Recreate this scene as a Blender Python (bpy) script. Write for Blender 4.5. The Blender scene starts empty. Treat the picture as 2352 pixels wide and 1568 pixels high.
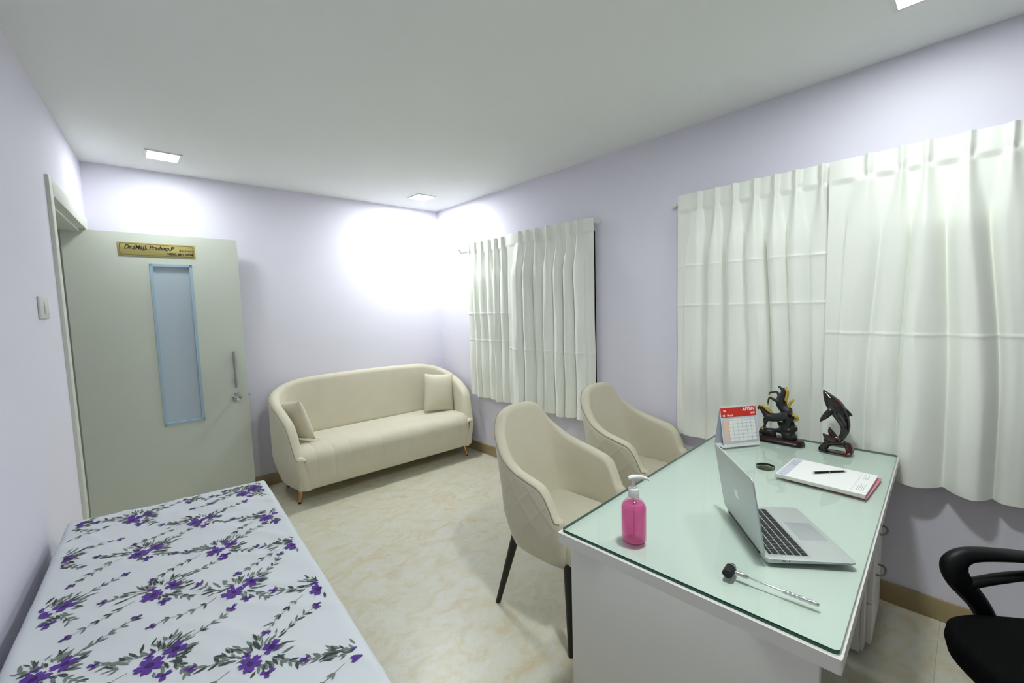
import bpy, bmesh, math, random
import numpy as np
from mathutils import Vector, Matrix, noise

# ------------------------------------------------------------------ camera
F_PX, CAM_H = 977.53, 1.5
YAW, PITCH, ROLL = [math.radians(a) for a in (42.49685, -4.57702, 1.67310)]
_f = np.array([math.sin(YAW)*math.cos(PITCH), math.cos(YAW)*math.cos(PITCH), math.sin(PITCH)])
_r0 = np.array([math.cos(YAW), -math.sin(YAW), 0.0]); _d0 = np.cross(_f, _r0)
_r = math.cos(ROLL)*_r0 + math.sin(ROLL)*_d0
_d = -math.sin(ROLL)*_r0 + math.cos(ROLL)*_d0
sc = bpy.context.scene
C = sc.collection
cam_d = bpy.data.cameras.new('camera'); cam = bpy.data.objects.new('camera', cam_d); C.objects.link(cam)
cam_d.sensor_width = 36.0; cam_d.lens = F_PX/2352*36.0; cam_d.clip_start = 0.02
cam.matrix_world = Matrix(((_r[0], -_d[0], -_f[0], 0), (_r[1], -_d[1], -_f[1], 0), (_r[2], -_d[2], -_f[2], CAM_H), (0, 0, 0, 1)))
sc.camera = cam

def ray(x, y): return _r*((x-1176)/F_PX) + _d*((y-784)/F_PX) + _f
def on_z(x, y, z): d = ray(x, y); t = (z-CAM_H)/d[2]; return Vector((d[0]*t, d[1]*t, z))
def on_x(x, y, X): d = ray(x, y); t = X/d[0]; return Vector((X, d[1]*t, CAM_H+d[2]*t))
def on_y(x, y, Y): d = ray(x, y); t = Y/d[1]; return Vector((d[0]*t, Y, CAM_H+d[2]*t))

# ------------------------------------------------------------------ world, exposure
world = bpy.data.worlds.new('world'); sc.world = world; world.use_nodes = True
world.node_tree.nodes['Background'].inputs[0].default_value = (0.55, 0.56, 0.58, 1)
world.node_tree.nodes['Background'].inputs[1].default_value = 0.35
sc.view_settings.view_transform = 'Standard'; sc.view_settings.look = 'None'
sc.view_settings.gamma = 1.0; sc.view_settings.use_curve_mapping = False
sc.view_settings.exposure = 0.04
sc.cycles.caustics_reflective = False; sc.cycles.caustics_refractive = False
LAMP_STRENGTH = 190.0
LAMP_COLOR = (0.93, 1.0, 0.985)

# ------------------------------------------------------------------ materials
def lin(c):
    if isinstance(c, str):
        c = [int(c[i:i+2], 16)/255 for i in (0, 2, 4)]
    return tuple((v/12.92 if v <= .04045 else ((v+.055)/1.055)**2.4) for v in c)

def mat(name, col, rough=.5, metal=0.0, spec=.5, sheen=0.0, bump=None, var=None, coat=0.0, emit=None):
    """bump=(scale, strength, distance); var=(scale, amount) mottles the colour"""
    m = bpy.data.materials.new(name); m.use_nodes = True
    nt = m.node_tree; b = nt.nodes['Principled BSDF']
    c = (*lin(col), 1)
    b.inputs['Base Color'].default_value = c
    b.inputs['Roughness'].default_value = rough
    b.inputs['Metallic'].default_value = metal
    b.inputs['Specular IOR Level'].default_value = spec
    b.inputs['Coat Weight'].default_value = coat
    if sheen:
        b.inputs['Sheen Weight'].default_value = sheen
        b.inputs['Sheen Roughness'].default_value = .4
    if emit:
        b.inputs['Emission Color'].default_value = (*emit[0], 1); b.inputs['Emission Strength'].default_value = emit[1]
    tc = nt.nodes.new('ShaderNodeTexCoord')
    if var:
        n = nt.nodes.new('ShaderNodeTexNoise'); n.inputs['Scale'].default_value = var[0]; n.inputs['Detail'].default_value = 4
        nt.links.new(tc.outputs['Object'], n.inputs['Vector'])
        r = nt.nodes.new('ShaderNodeValToRGB')
        lo = tuple(v*(1-var[1]) for v in c[:3]); hi = tuple(min(1, v*(1+var[1])) for v in c[:3])
        r.color_ramp.elements[0].position = .3; r.color_ramp.elements[1].position = .7
        r.color_ramp.elements[0].color = (*lo, 1); r.color_ramp.elements[1].color = (*hi, 1)
        nt.links.new(n.outputs['Fac'], r.inputs['Fac']); nt.links.new(r.outputs['Color'], b.inputs['Base Color'])
    if bump:
        n = nt.nodes.new('ShaderNodeTexNoise'); n.inputs['Scale'].default_value = bump[0]; n.inputs['Detail'].default_value = 5
        nt.links.new(tc.outputs['Object'], n.inputs['Vector'])
        bp = nt.nodes.new('ShaderNodeBump'); bp.inputs['Strength'].default_value = bump[1]; bp.inputs['Distance'].default_value = bump[2]
        nt.links.new(n.outputs['Fac'], bp.inputs['Height']); nt.links.new(bp.outputs['Normal'], b.inputs['Normal'])
    return m

def see_through(name, tint, gloss_rough=.03, fresnel=1.45, translucent=None):
    """thin clear sheet or liquid: tinted straight-through light plus a mirror film; translucent=(colour, weight)"""
    m = bpy.data.materials.new(name); m.use_nodes = True
    nt = m.node_tree; nt.nodes.clear(); L = nt.links
    out = nt.nodes.new('ShaderNodeOutputMaterial')
    tr = nt.nodes.new('ShaderNodeBsdfTransparent'); tr.inputs[0].default_value = (*lin(tint), 1)
    base = tr.outputs[0]
    if translucent:
        t = nt.nodes.new('ShaderNodeBsdfTranslucent'); t.inputs[0].default_value = (*lin(translucent[0]), 1)
        df = nt.nodes.new('ShaderNodeBsdfDiffuse'); df.inputs[0].default_value = (*lin(translucent[0]), 1)
        m0 = nt.nodes.new('ShaderNodeMixShader'); m0.inputs[0].default_value = .5
        L.new(t.outputs[0], m0.inputs[1]); L.new(df.outputs[0], m0.inputs[2])
        mx = nt.nodes.new('ShaderNodeMixShader'); mx.inputs[0].default_value = translucent[1]
        L.new(base, mx.inputs[1]); L.new(m0.outputs[0], mx.inputs[2]); base = mx.outputs[0]
    g = nt.nodes.new('ShaderNodeBsdfGlossy'); g.inputs['Roughness'].default_value = gloss_rough
    fr = nt.nodes.new('ShaderNodeFresnel'); fr.inputs[0].default_value = fresnel
    mix = nt.nodes.new('ShaderNodeMixShader')
    ge = nt.nodes.new('ShaderNodeNewGeometry'); fm = nt.nodes.new('ShaderNodeMath'); fm.operation = 'MULTIPLY'; om = nt.nodes.new('ShaderNodeMath'); om.operation = 'SUBTRACT'
    om.inputs[0].default_value = 1.0; L.new(ge.outputs['Backfacing'], om.inputs[1]); L.new(fr.outputs[0], fm.inputs[0]); L.new(om.outputs[0], fm.inputs[1])
    L.new(fm.outputs[0], mix.inputs[0]); L.new(base, mix.inputs[1]); L.new(g.outputs[0], mix.inputs[2])
    L.new(mix.outputs[0], out.inputs[0])
    return m

M = {}
M['wall'] = mat('lavender_paint', 'e9e6f3', .75, var=(1.3, .012))
M['ceiling'] = mat('ceiling_paint', 'f4f6f4', .85, var=(1.1, .008))
M['frame'] = mat('door_frame_paint', 'd9dcd2', .5)
M['door'] = mat('door_laminate', 'd3d8cd', .38, var=(2, .015))
M['skirting'] = mat('tan_skirting_tile', 'a4916c', .35, var=(5, .16))
M['grey_wall'] = mat('corridor_paint', 'b2b4b2', .7)
M['beige_wall'] = mat('corridor_dado', 'd5ccc0', .5)
M['purple_plastic'] = mat('purple_plastic', '5b2a6e', .5)
M['steel'] = mat('brushed_steel', 'b9b9b6', .28, metal=1.0)
M['chrome'] = mat('chrome', 'd8d8da', .1, metal=1.0)
M['dark_bronze'] = mat('dull_handle', '8b8675', .35, metal=.8)
M['brass'] = mat('gold_plate', 'cdbf7c', .34, metal=.7)
M['print_black'] = mat('black_print', '15171a', .5)
M['brown_print'] = mat('brown_print', '4b3f20', .4)
M['white_print'] = mat('white_print', 'f4f4f2', .5)
M['pale_blue'] = mat('pale_blue_frame', 'a9c2d2', .45)
M['frost'] = mat('frosted_pane', 'bccad6', .32)
M['white_plastic'] = mat('white_plastic', 'e9e9e6', .35)
M['switch'] = mat('switch_plastic', 'dcdcd8', .35)
M['black_glass'] = mat('night_glass', '0b0d10', .08)
M['black_frame'] = mat('black_window_frame', '17181a', .4)
M['velvet'] = mat('cream_velvet', 'd6cfba', .82, sheen=.35, var=(6, .03), bump=(900, .08, .0006))
M['piping'] = mat('velvet_piping', 'a39b84', .85)
M['rose_gold'] = mat('rose_gold_leg', 'd39a68', .25, metal=.85)
M['black_wood'] = mat('black_leg', '1b1713', .45)
M['rubber'] = mat('black_rubber', '111214', .6)
M['laminate'] = mat('white_laminate', 'edece6', .4)
M['chipboard'] = mat('raw_chipboard', '9c8468', .85, var=(220, .35))
M['glass_edge'] = mat('green_glass_edge', '0d4a3a', .12)
M['black_plastic'] = mat('black_plastic', '0c0e0f', .45, spec=.3)
M['black_fabric'] = mat('black_fabric', '070808', .85, spec=.12, bump=(700, .3, .001))
M['alu'] = mat('silver_aluminium', 'c3c8c6', .42, metal=.25)
M['alu_dark'] = mat('silver_trackpad', 'b5babd', .4, metal=.4)
M['key'] = mat('black_key', '16191b', .55)
M['screen'] = mat('dark_screen', '08090b', .1)
M['paper'] = mat('white_paper', 'f1f1ef', .8)
M['paper_edge'] = mat('paper_block', 'dedcd4', .9, bump=(400, .3, .001))
M['pink_card'] = mat('pink_card', 'e58aa4', .7)
M['grey_print'] = mat('grey_print', '8d8f96', .7)
M['red_print'] = mat('red_print', 'd5301f', .55)
M['lavender_card'] = mat('lavender_card', 'c9cbd9', .7)
M['peach_print'] = mat('peach_print', 'efc9b4', .7)
M['resin'] = mat('black_resin', '1a1c1f', .48)
M['gold_resin'] = mat('gold_resin', 'd2ab48', .28, metal=.7)
M['dark_wood'] = mat('dark_varnished_wood', '2c1512', .3, var=(30, .2))
M['ceramic'] = mat('brown_ceramic', '2a1512', .07, coat=.6)
M['sheet_white'] = mat('sheet_cotton', 'd9dde2', .85, var=(4, .01))
M['purple_print'] = mat('purple_print', '5c3494', .85)
M['deep_purple'] = mat('deep_purple_print', '36205c', .85)
M['leaf_grey'] = mat('leaf_grey_print', '737d76', .85)
M['leaf_dark'] = mat('leaf_dark_print', '3b4642', .85)
M['mattress'] = mat('mattress_vinyl', '3a3f4a', .5)
M['steel_paint'] = mat('painted_steel', 'd8d8d6', .4)
M['soap_clear'] = see_through('clear_bottle', 'f6e6ee', .02, 1.4)
M['soap_pink'] = see_through('pink_liquid', 'ffc6e4', .02, 1.33, translucent=('ff96d0', .5))
M['table_glass'] = see_through('table_glass', 'f6fbf9', .015, 1.5)

# floor: cream marble-look sheet
m = mat('marble_floor', 'd6d2c0', .33); nt = m.node_tree; b = nt.nodes['Principled BSDF']
tc = nt.nodes.new('ShaderNodeTexCoord')
mp = nt.nodes.new('ShaderNodeMapping'); mp.inputs['Rotation'].default_value = (0, 0, .5); mp.inputs['Scale'].default_value = (1.0, 1.35, 1)
n1 = nt.nodes.new('ShaderNodeTexNoise'); n1.inputs['Scale'].default_value = 7.5; n1.inputs['Detail'].default_value = 7; n1.inputs['Roughness'].default_value = .62; n1.inputs['Distortion'].default_value = 1.1
r1 = nt.nodes.new('ShaderNodeValToRGB'); e = r1.color_ramp.elements
e[0].position = .30; e[0].color = (*lin('cdbf9f'), 1); e[1].position = .68; e[1].color = (*lin('d8d8cd'), 1)
e2 = r1.color_ramp.elements.new(.47); e2.color = (*lin('d4cfb9'), 1)
n2 = nt.nodes.new('ShaderNodeTexNoise'); n2.inputs['Scale'].default_value = 11; n2.inputs['Detail'].default_value = 9; n2.inputs['Distortion'].default_value = 2.6
r2 = nt.nodes.new('ShaderNodeValToRGB'); e = r2.color_ramp.elements
e[0].position = .485; e[0].color = (0, 0, 0, 1); e[1].position = .515; e[1].color = (0, 0, 0, 1)
e3 = r2.color_ramp.elements.new(.5); e3.color = (.5, .5, .5, 1)
n3 = nt.nodes.new('ShaderNodeTexNoise'); n3.inputs['Scale'].default_value = 2.0
mu = nt.nodes.new('ShaderNodeMath'); mu.operation = 'MULTIPLY'
mx = nt.nodes.new('ShaderNodeMixRGB'); mx.inputs[2].default_value = (*lin('b98f5e'), 1)
L = nt.links
L.new(tc.outputs['Object'], mp.inputs[0]); L.new(mp.outputs[0], n1.inputs[0]); L.new(mp.outputs[0], n2.inputs[0]); L.new(tc.outputs['Object'], n3.inputs[0])
L.new(n1.outputs[0], r1.inputs[0]); L.new(n2.outputs[0], r2.inputs[0]); L.new(r2.outputs[0], mu.inputs[0]); L.new(n3.outputs[0], mu.inputs[1])
L.new(mu.outputs[0], mx.inputs[0]); L.new(r1.outputs[0], mx.inputs[1]); L.new(mx.outputs[0], b.inputs['Base Color'])
M['floor'] = m

# quilted velvet: diamond stitch lines from the UV map
m = mat('quilted_velvet', 'd3ccb7', .82, sheen=.35); nt = m.node_tree; b = nt.nodes['Principled BSDF']; L = nt.links
uv = nt.nodes.new('ShaderNodeTexCoord')
sx = nt.nodes.new('ShaderNodeSeparateXYZ'); L.new(uv.outputs['UV'], sx.inputs[0])
def mth(op, a, bb=None):
    n = nt.nodes.new('ShaderNodeMath'); n.operation = op
    for i, v in enumerate((a, bb)):
        if v is None: continue
        if isinstance(v, (int, float)): n.inputs[i].default_value = v
        else: L.new(v, n.inputs[i])
    return n.outputs[0]
def tri(sum_):
    p = mth('PINGPONG', sum_, .5); return mth('SMOOTH_MIN', mth('MULTIPLY', p, 6.0), 1.0)
ua = mth('MULTIPLY', sx.outputs[0], 7.5); va = mth('MULTIPLY', sx.outputs[1], 7.5)
hh = mth('MINIMUM', tri(mth('ADD', ua, va)), tri(mth('SUBTRACT', ua, va)))
bp = nt.nodes.new('ShaderNodeBump'); bp.inputs['Strength'].default_value = .25; bp.inputs['Distance'].default_value = .006
L.new(hh, bp.inputs['Height']); L.new(bp.outputs[0], b.inputs['Normal'])
M['quilt'] = m

# satin curtain with a faint woven diamond stripe
m = mat('ivory_satin', 'f4f6ee', .42, sheen=.3, spec=.45); nt = m.node_tree; b = nt.nodes['Principled BSDF']; L = nt.links
uv = nt.nodes.new('ShaderNodeTexCoord'); sx = nt.nodes.new('ShaderNodeSeparateXYZ'); L.new(uv.outputs['UV'], sx.inputs[0])
d1 = mth('ADD', sx.outputs[0], sx.outputs[1]); d2 = mth('SUBTRACT', sx.outputs[0], sx.outputs[1])
st = mth('GREATER_THAN', mth('SINE', mth('MULTIPLY', d1, 900)), 0.0)
dm = mth('GREATER_THAN', mth('MULTIPLY', mth('SINE', mth('MULTIPLY', d1, 42)), mth('SINE', mth('MULTIPLY', d2, 42))), 0.0)
k = mth('MULTIPLY', st, dm)
rg = mth('ADD', mth('MULTIPLY', k, -.09), .46); L.new(rg, b.inputs['Roughness'])
bp = nt.nodes.new('ShaderNodeBump'); bp.inputs['Strength'].default_value = .12; bp.inputs['Distance'].default_value = .001
L.new(k, bp.inputs['Height']); L.new(bp.outputs[0], b.inputs['Normal'])
M['satin'] = m

# glazed brown ceramic with rusty patches
m = M['ceramic']; nt = m.node_tree; b = nt.nodes['Principled BSDF']; L = nt.links
tc = nt.nodes.new('ShaderNodeTexCoord'); n1 = nt.nodes.new('ShaderNodeTexNoise'); n1.inputs['Scale'].default_value = 8
r1 = nt.nodes.new('ShaderNodeValToRGB'); e = r1.color_ramp.elements
e[0].position = .45; e[0].color = (*lin('191614'), 1); e[1].position = .68; e[1].color = (*lin('65291a'), 1)
L.new(tc.outputs['Object'], n1.inputs[0]); L.new(n1.outputs[0], r1.inputs[0]); L.new(r1.outputs[0], b.inputs['Base Color'])

# ------------------------------------------------------------------ object helpers
def tag(o, label=None, cat=None, group=None, kind=None):
    if label: o['label'] = label
    if cat: o['category'] = cat
    if group: o['group'] = group
    if kind: o['kind'] = kind
    return o
def thing(name, label, cat, loc=(0, 0, 0), rz=0, group=None):
    o = bpy.data.objects.new(name, None); C.objects.link(o); o.empty_display_size = .05
    o.location = loc; o.rotation_euler = (0, 0, rz)
    return tag(o, label, cat, group)
def link(name, me, mats, parent=None, smooth=False, angle=None):
    o = bpy.data.objects.new(name, me); C.objects.link(o)
    for mm in (mats if isinstance(mats, (list, tuple)) else [mats]): me.materials.append(M[mm] if isinstance(mm, str) else mm)
    if smooth: me.polygons.foreach_set('use_smooth', [True]*len(me.polygons))
    if angle is not None: me.set_sharp_from_angle(angle=math.radians(angle))
    if parent: o.parent = parent
    return o
def pyd(name, v, f, mats, parent=None, smooth=False, angle=None, mi=None, uv=None):
    me = bpy.data.meshes.new(name); me.from_pydata([tuple(p) for p in v], [], f); me.update()
    if mi is not None: me.polygons.foreach_set('material_index', mi)
    if uv is not None:
        ul = me.uv_layers.new(name='UVMap')
        idx = np.empty(len(me.loops), dtype=np.int32); me.loops.foreach_get('vertex_index', idx)
        ul.data.foreach_set('uv', np.asarray(uv, dtype=np.float32)[idx].ravel())
    return link(name, me, mats, parent, smooth, angle)
def bm_obj(name, bm, mats, parent=None, smooth=False, angle=None):
    me = bpy.data.meshes.new(name); bmesh.ops.recalc_face_normals(bm, faces=bm.faces); bm.to_mesh(me); bm.free()
    return link(name, me, mats, parent, smooth, angle)
def add_box(bm, lo, hi, bev=0, seg=2, mtx=None):
    r = bmesh.ops.create_cube(bm, size=1.0); vs = r['verts']
    for v in vs:
        v.co = Vector([lo[i] + (v.co[i]+.5)*(hi[i]-lo[i]) for i in range(3)])
    es = list({e for v in vs for e in v.link_edges})
    out = vs
    if bev:
        g = bmesh.ops.bevel(bm, geom=es, offset=bev, segments=seg, profile=.5, affect='EDGES')
        out = list({v for f in g['faces'] for v in f.verts} | {v for v in vs if v.is_valid})
    if mtx is not None: bmesh.ops.transform(bm, matrix=mtx, verts=[v for v in out if v.is_valid])
    return out
def box(name, lo, hi, m, parent=None, bev=0, seg=2, mtx=None):
    bm = bmesh.new(); add_box(bm, lo, hi, bev, seg, mtx)
    return bm_obj(name, bm, m, parent, smooth=bool(bev), angle=40 if bev else None)
def struct(o, label=None): return tag(o, label, None, None, 'structure')

def frames(pts, up=Vector((0, 0, 1))):
    pts = [Vector(p) for p in pts]; out = []
    n = None
    for i, p in enumerate(pts):
        t = (pts[min(i+1, len(pts)-1)] - pts[max(i-1, 0)]).normalized()
        if n is None:
            n = up - t*up.dot(t)
            if n.length < 1e-4: n = Vector((1, 0, 0)) - t*t.x
        else: n = n - t*n.dot(t)
        n.normalize(); out.append((p, t, n, t.cross(n)))
    return out
def tube_vf(pts, rad, seg=12, cap=True, up=Vector((0, 0, 1)), sq=None, base=0):
    """rad: number or list; an entry may be (a, b): a along the frame's normal, b across"""
    if not isinstance(rad, (list, tuple)): rad = [rad]*len(pts)
    V, Fc = [], []
    for (p, t, n, b_), r in zip(frames(pts, up), rad):
        ra, rb = r if isinstance(r, (tuple, list)) else (r, r)
        for k in range(seg):
            a = 2*math.pi*k/seg; c, s = math.cos(a), math.sin(a)
            if sq: c, s = math.copysign(abs(c)**sq, c), math.copysign(abs(s)**sq, s)
            V.append(p + n*(ra*c) + b_*(rb*s))
    for i in range(len(pts)-1):
        for k in range(seg):
            a, b2 = i*seg+k, i*seg+(k+1) % seg
            Fc.append((base+a, base+b2, base+b2+seg, base+a+seg))
    if cap:
        Fc.append(tuple(base+k for k in reversed(range(seg)))); Fc.append(tuple(base+(len(pts)-1)*seg+k for k in range(seg)))
    return V, Fc
def tube(name, pts, rad, m, parent=None, seg=12, cap=True, up=Vector((0, 0, 1)), sq=None):
    v, f = tube_vf(pts, rad, seg, cap, up, sq); return pyd(name, v, f, m, parent, True, 50)
def tubes(name, specs, m, parent=None, seg=10):
    V, Fc = [], []
    for s in specs:
        v, f = tube_vf(s[0], s[1], seg, True, *( [s[2]] if len(s) > 2 else []), base=len(V)); V += v; Fc += f
    return pyd(name, V, Fc, m, parent, True, 50)
def lathe(name, prof, m, parent=None, seg=32, loc=(0, 0, 0), cap=True):
    V, Fc = [], []
    for r, z in prof:
        for k in range(seg):
            a = 2*math.pi*k/seg; V.append((loc[0]+r*math.cos(a), loc[1]+r*math.sin(a), loc[2]+z))
    for i in range(len(prof)-1):
        for k in range(seg):
            a, b2 = i*seg+k, i*seg+(k+1) % seg; Fc.append((a, b2, b2+seg, a+seg))
    if cap:
        Fc.append(tuple(reversed(range(seg)))); Fc.append(tuple((len(prof)-1)*seg+k for k in range(seg)))
    return pyd(name, V, Fc, m, parent, True, 40)
def smoothpath(pts, n=6):
    """Catmull-Rom through the points"""
    P = [Vector(p) for p in pts]; P = [P[0]*2-P[1]] + P + [P[-1]*2-P[-2]]; out = []
    for i in range(1, len(P)-2):
        for k in range(n):
            t = k/n; a, b_, c, d = P[i-1:i+3]
            out.append(.5*((2*b_) + (c-a)*t + (2*a-5*b_+4*c-d)*t*t + (3*b_-a-3*c+d)*t**3))
    out.append(P[-2]); return out
def lerp_list(vals, n=6):
    out = []
    for i in range(len(vals)-1):
        for k in range(n):
            t = k/n; a, b_ = vals[i], vals[i+1]
            out.append(tuple(x+(y-x)*t for x, y in zip(a, b_)) if isinstance(a, tuple) else a+(b_-a)*t)
    out.append(vals[-1]); return out
def text(name, body, size, mtx, m, parent=None, align='LEFT', shear=0, bold=0, space=1.0, thick=.0003, sx=1.0):
    cu = bpy.data.curves.new(name, 'FONT'); cu.body = body; cu.size = size; cu.align_x = align
    cu.shear = shear; cu.offset = bold; cu.space_character = space; cu.extrude = thick; cu.resolution_u = 3
    tmp = bpy.data.objects.new(name+'_tmp', cu); C.objects.link(tmp)
    dg = bpy.context.evaluated_depsgraph_get()
    me = bpy.data.meshes.new_from_object(tmp.evaluated_get(dg)); bpy.data.objects.remove(tmp); bpy.data.curves.remove(cu)
    me.transform(mtx @ Matrix.Diagonal((sx, 1, 1, 1))); me.name = name
    me.materials.clear()
    return link(name, me, m, parent)
def remesh(name, specs, voxel, m, parent=None, smooth=4, seg=14, floor=None):
    """several overlapping tubes fused into one continuous skin"""
    V, Fc = [], []
    for s in specs:
        v, f = tube_vf(s[0], s[1], seg, True, *( [s[2]] if len(s) > 2 else []), base=len(V)); V += v; Fc += f
    me = bpy.data.meshes.new(name+'_raw'); me.from_pydata([tuple(p) for p in V], [], Fc)
    tmp = bpy.data.objects.new(name+'_raw', me); C.objects.link(tmp)
    md = tmp.modifiers.new('r', 'REMESH'); md.mode = 'VOXEL'; md.voxel_size = voxel
    ms = tmp.modifiers.new('s', 'SMOOTH'); ms.factor = .5; ms.iterations = smooth
    dg = bpy.context.evaluated_depsgraph_get(); dg.update()
    out = bpy.data.meshes.new_from_object(tmp.evaluated_get(dg)); bpy.data.objects.remove(tmp)
    out.name = name
    if floor is not None:
        for v in out.vertices: v.co.z = max(v.co.z, floor)
    return link(name, out, m, parent, True)
def sstep(a, b_, x):
    t = max(0, min(1, (x-a)/(b_-a))); return t*t*(3-2*t)
def face_matrix(origin, ex, ey):
    ex = Vector(ex).normalized(); ez = ex.cross(Vector(ey)).normalized(); ey = ez.cross(ex)
    o = Vector(origin)
    return Matrix(((ex.x, ey.x, ez.x, o.x), (ex.y, ey.y, ez.y, o.y), (ex.z, ey.z, ez.z, o.z), (0, 0, 0, 1)))

# ------------------------------------------------------------------ the room
W, CEIL = 2.689, 2.585
def back_y(x): return 4.19 - .0266*(x+.127)
LA = math.radians(4.14); LD = Vector((math.sin(LA), math.cos(LA), 0)); LN = Vector((math.cos(LA), -math.sin(LA), 0)); LP = Vector((-.127, 4.155, 0))
def left_x(y): return LP.x + (y-LP.y)*math.tan(LA)
FRONT_Y = -2.7

SEAM_Y = .055
fl = struct(box('floor', (-1.7, FRONT_Y-.1, -.06), (W+.1, 5.7, -.004), 'beige_wall'))
struct(box('floor_sheet', (-1.7, SEAM_Y+.0012, -.004), (W+.1, 5.7, 0), 'floor', fl))
struct(box('floor_sheet', (-1.7, FRONT_Y-.1, -.004), (W+.1, SEAM_Y-.0012, 0), 'floor', fl))
for ch in fl.children:
    if 'kind' in ch: del ch['kind']
struct(box('ceiling', (-.95, FRONT_Y-.1, CEIL), (W+.1, 4.3, CEIL+.08), 'ceiling'))
ang_b = math.atan(-.0266)
mb = Matrix.Translation((-.127, 4.19, 0)) @ Matrix.Rotation(ang_b, 4, 'Z')
struct(box('wall_back', (-.12, 0, 0), (2.95, .1, CEIL), 'wall', mtx=mb))
struct(box('baseboard_back', (.0, -.012, 0), (2.83, .002, .1), 'skirting', mtx=mb, bev=.002))
struct(box('wall_front', (-1.2, FRONT_Y-.1, 0), (W+.1, FRONT_Y, CEIL), 'wall'))
# right wall with two window openings
WIN = [(1.972, 3.45, .72, 2.06), (-.42, 1.16, .78, 2.06)]
bm = bmesh.new()
ys = [FRONT_Y-.1, WIN[1][0], WIN[1][1], WIN[0][0], WIN[0][1], 4.3]
for a, b_ in ((0, 1), (2, 3), (4, 5)): add_box(bm, (W, ys[a], 0), (W+.12, ys[b_], CEIL))
for y0, y1, z0, z1 in WIN:
    add_box(bm, (W, y0, 0), (W+.12, y1, z0)); add_box(bm, (W, y0, z1), (W+.12, y1, CEIL))
struct(bm_obj('wall_right', bm, 'wall'))
for i, (y0, y1, z0, z1) in enumerate(WIN):
    w = bpy.data.objects.new('window_%d' % (i+1), None); C.objects.link(w); w.location = (W+.06, (y0+y1)/2, z0); struct(w, 'dark night window hidden behind the ivory curtains')
    hy, hz = (y1-y0)/2, z1-z0
    bm = bmesh.new()
    for lo, hi in (((-.03, -hy, 0), (.03, -hy+.05, hz)), ((-.03, hy-.05, 0), (.03, hy, hz)), ((-.03, -hy, 0), (.03, hy, .05)), ((-.03, -hy, hz-.05), (.03, hy, hz)), ((-.03, -.03, 0), (.03, .03, hz))): add_box(bm, lo, hi)
    bm_obj('window_frame', bm, 'black_frame', w)
    for s in (-1, 1): box('pane', (-.006, min(s*.03, s*(hy-.05)), .05), (.006, max(s*.03, s*(hy-.05)), hz-.05), 'black_glass', w)
struct(box('baseboard_right', (W-.012, FRONT_Y, 0), (W+.002, back_y(W)-.005, .1), 'skirting', bev=.002))
# left wall with the door opening; local axes: x out of the room, y along the wall towards the back
ml = Matrix.Translation((left_x(0), 0, 0)) @ Matrix.Rotation(-LA, 4, 'Z')
OP0, OP1, DH = 3.085, 4.135, 2.115
bm = bmesh.new()
add_box(bm, (-.18, FRONT_Y-.2, 0), (0, OP0-.03, CEIL)); add_box(bm, (-.18, OP0-.03, DH), (0, 4.32, CEIL)); add_box(bm, (-.18, OP1, 0), (0, 4.32, DH))
bmesh.ops.transform(bm, matrix=ml, verts=bm.verts)
struct(bm_obj('wall_left', bm, 'wall'))
struct(box('baseboard_left', (0, FRONT_Y, 0), (.012, OP0-.11, .1), 'skirting', mtx=ml, bev=.002))
df = bpy.data.objects.new('trim_1', None); C.objects.link(df); df.location = ml @ Vector((0, OP0, 0)); df.rotation_euler = (0, 0, -LA)
struct(df, 'off-white wooden door frame set in the left wall')
w_ = OP1-OP0
box('jamb', (-.19, -.09, 0), (.015, -.024, DH+.075), 'frame', df, .003)
box('jamb', (-.19, -.025, 0), (-.012, -.004, DH), 'frame', df, .002)
box('jamb', (-.19, w_-.025, 0), (-.02, w_-.001, DH), 'frame', df, .002)
box('header', (-.19, -.024, DH-.012), (.016, w_+.02, DH+.072), 'frame', df, .003)
box('door_stop', (-.12, .03, DH-.03), (-.02, w_-.03, DH-.011), 'frame', df, .002)

# corridor glimpsed through the gap beside the open door
struct(box('wall_corridor', (-1.7, 5.6, 0), (.2, 5.7, .66), 'beige_wall'))
struct(box('trim_2', (-1.7, 5.585, .66), (.2, 5.7, .675), 'black_frame'))
struct(box('wall_corridor_upper', (-1.7, 5.6, .675), (.2, 5.7, CEIL), 'grey_wall'))
tag(box('storage_box', (-.5, 4.62, 0), (-.22, 4.9, .16), 'purple_plastic', bev=.01), 'purple box on the corridor floor, glimpsed through the door gap', 'box')

# the open door leaf, almost flat against the back wall
dr = bpy.data.objects.new('door_1', None); C.objects.link(dr); dr.location = (-.245, 4.075, 0); dr.rotation_euler = (0, 0, math.radians(-.4))
struct(dr, 'open off-white door with narrow frosted pane and brass name plate')
# leaf built round the vision panel
LW, vx0, vx1, vz0, vz1 = .978, .432, .672, .70, 1.885
bm = bmesh.new()
for lo, hi in (((0, -.035, .012), (vx0, 0, 2.1)), ((vx1, -.035, .012), (LW, 0, 2.1)), ((vx0, -.035, .012), (vx1, 0, vz0)), ((vx0, -.035, vz1), (vx1, 0, 2.1))): add_box(bm, lo, hi)
bmesh.ops.remove_doubles(bm, verts=bm.verts, dist=1e-5)
bm_obj('door_leaf', bm, 'door', dr)
vp = box('vision_pane', (vx0, -.022, vz0), (vx1, -.014, vz1), 'frost', dr)
bm = bmesh.new(); t_ = .014
for lo, hi in (((vx0-.004, -.04, vz0-.004), (vx0+t_, -.005, vz1+.004)), ((vx1-t_, -.04, vz0-.004), (vx1+.004, -.005, vz1+.004)), ((vx0-.004, -.04, vz0-.004), (vx1+.004, -.005, vz0+t_)), ((vx0-.004, -.04, vz1-t_), (vx1+.004, -.005, vz1+.004))): add_box(bm, lo, hi)
bm_obj('pane_frame', bm, 'pale_blue', dr)
hx = .894
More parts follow.
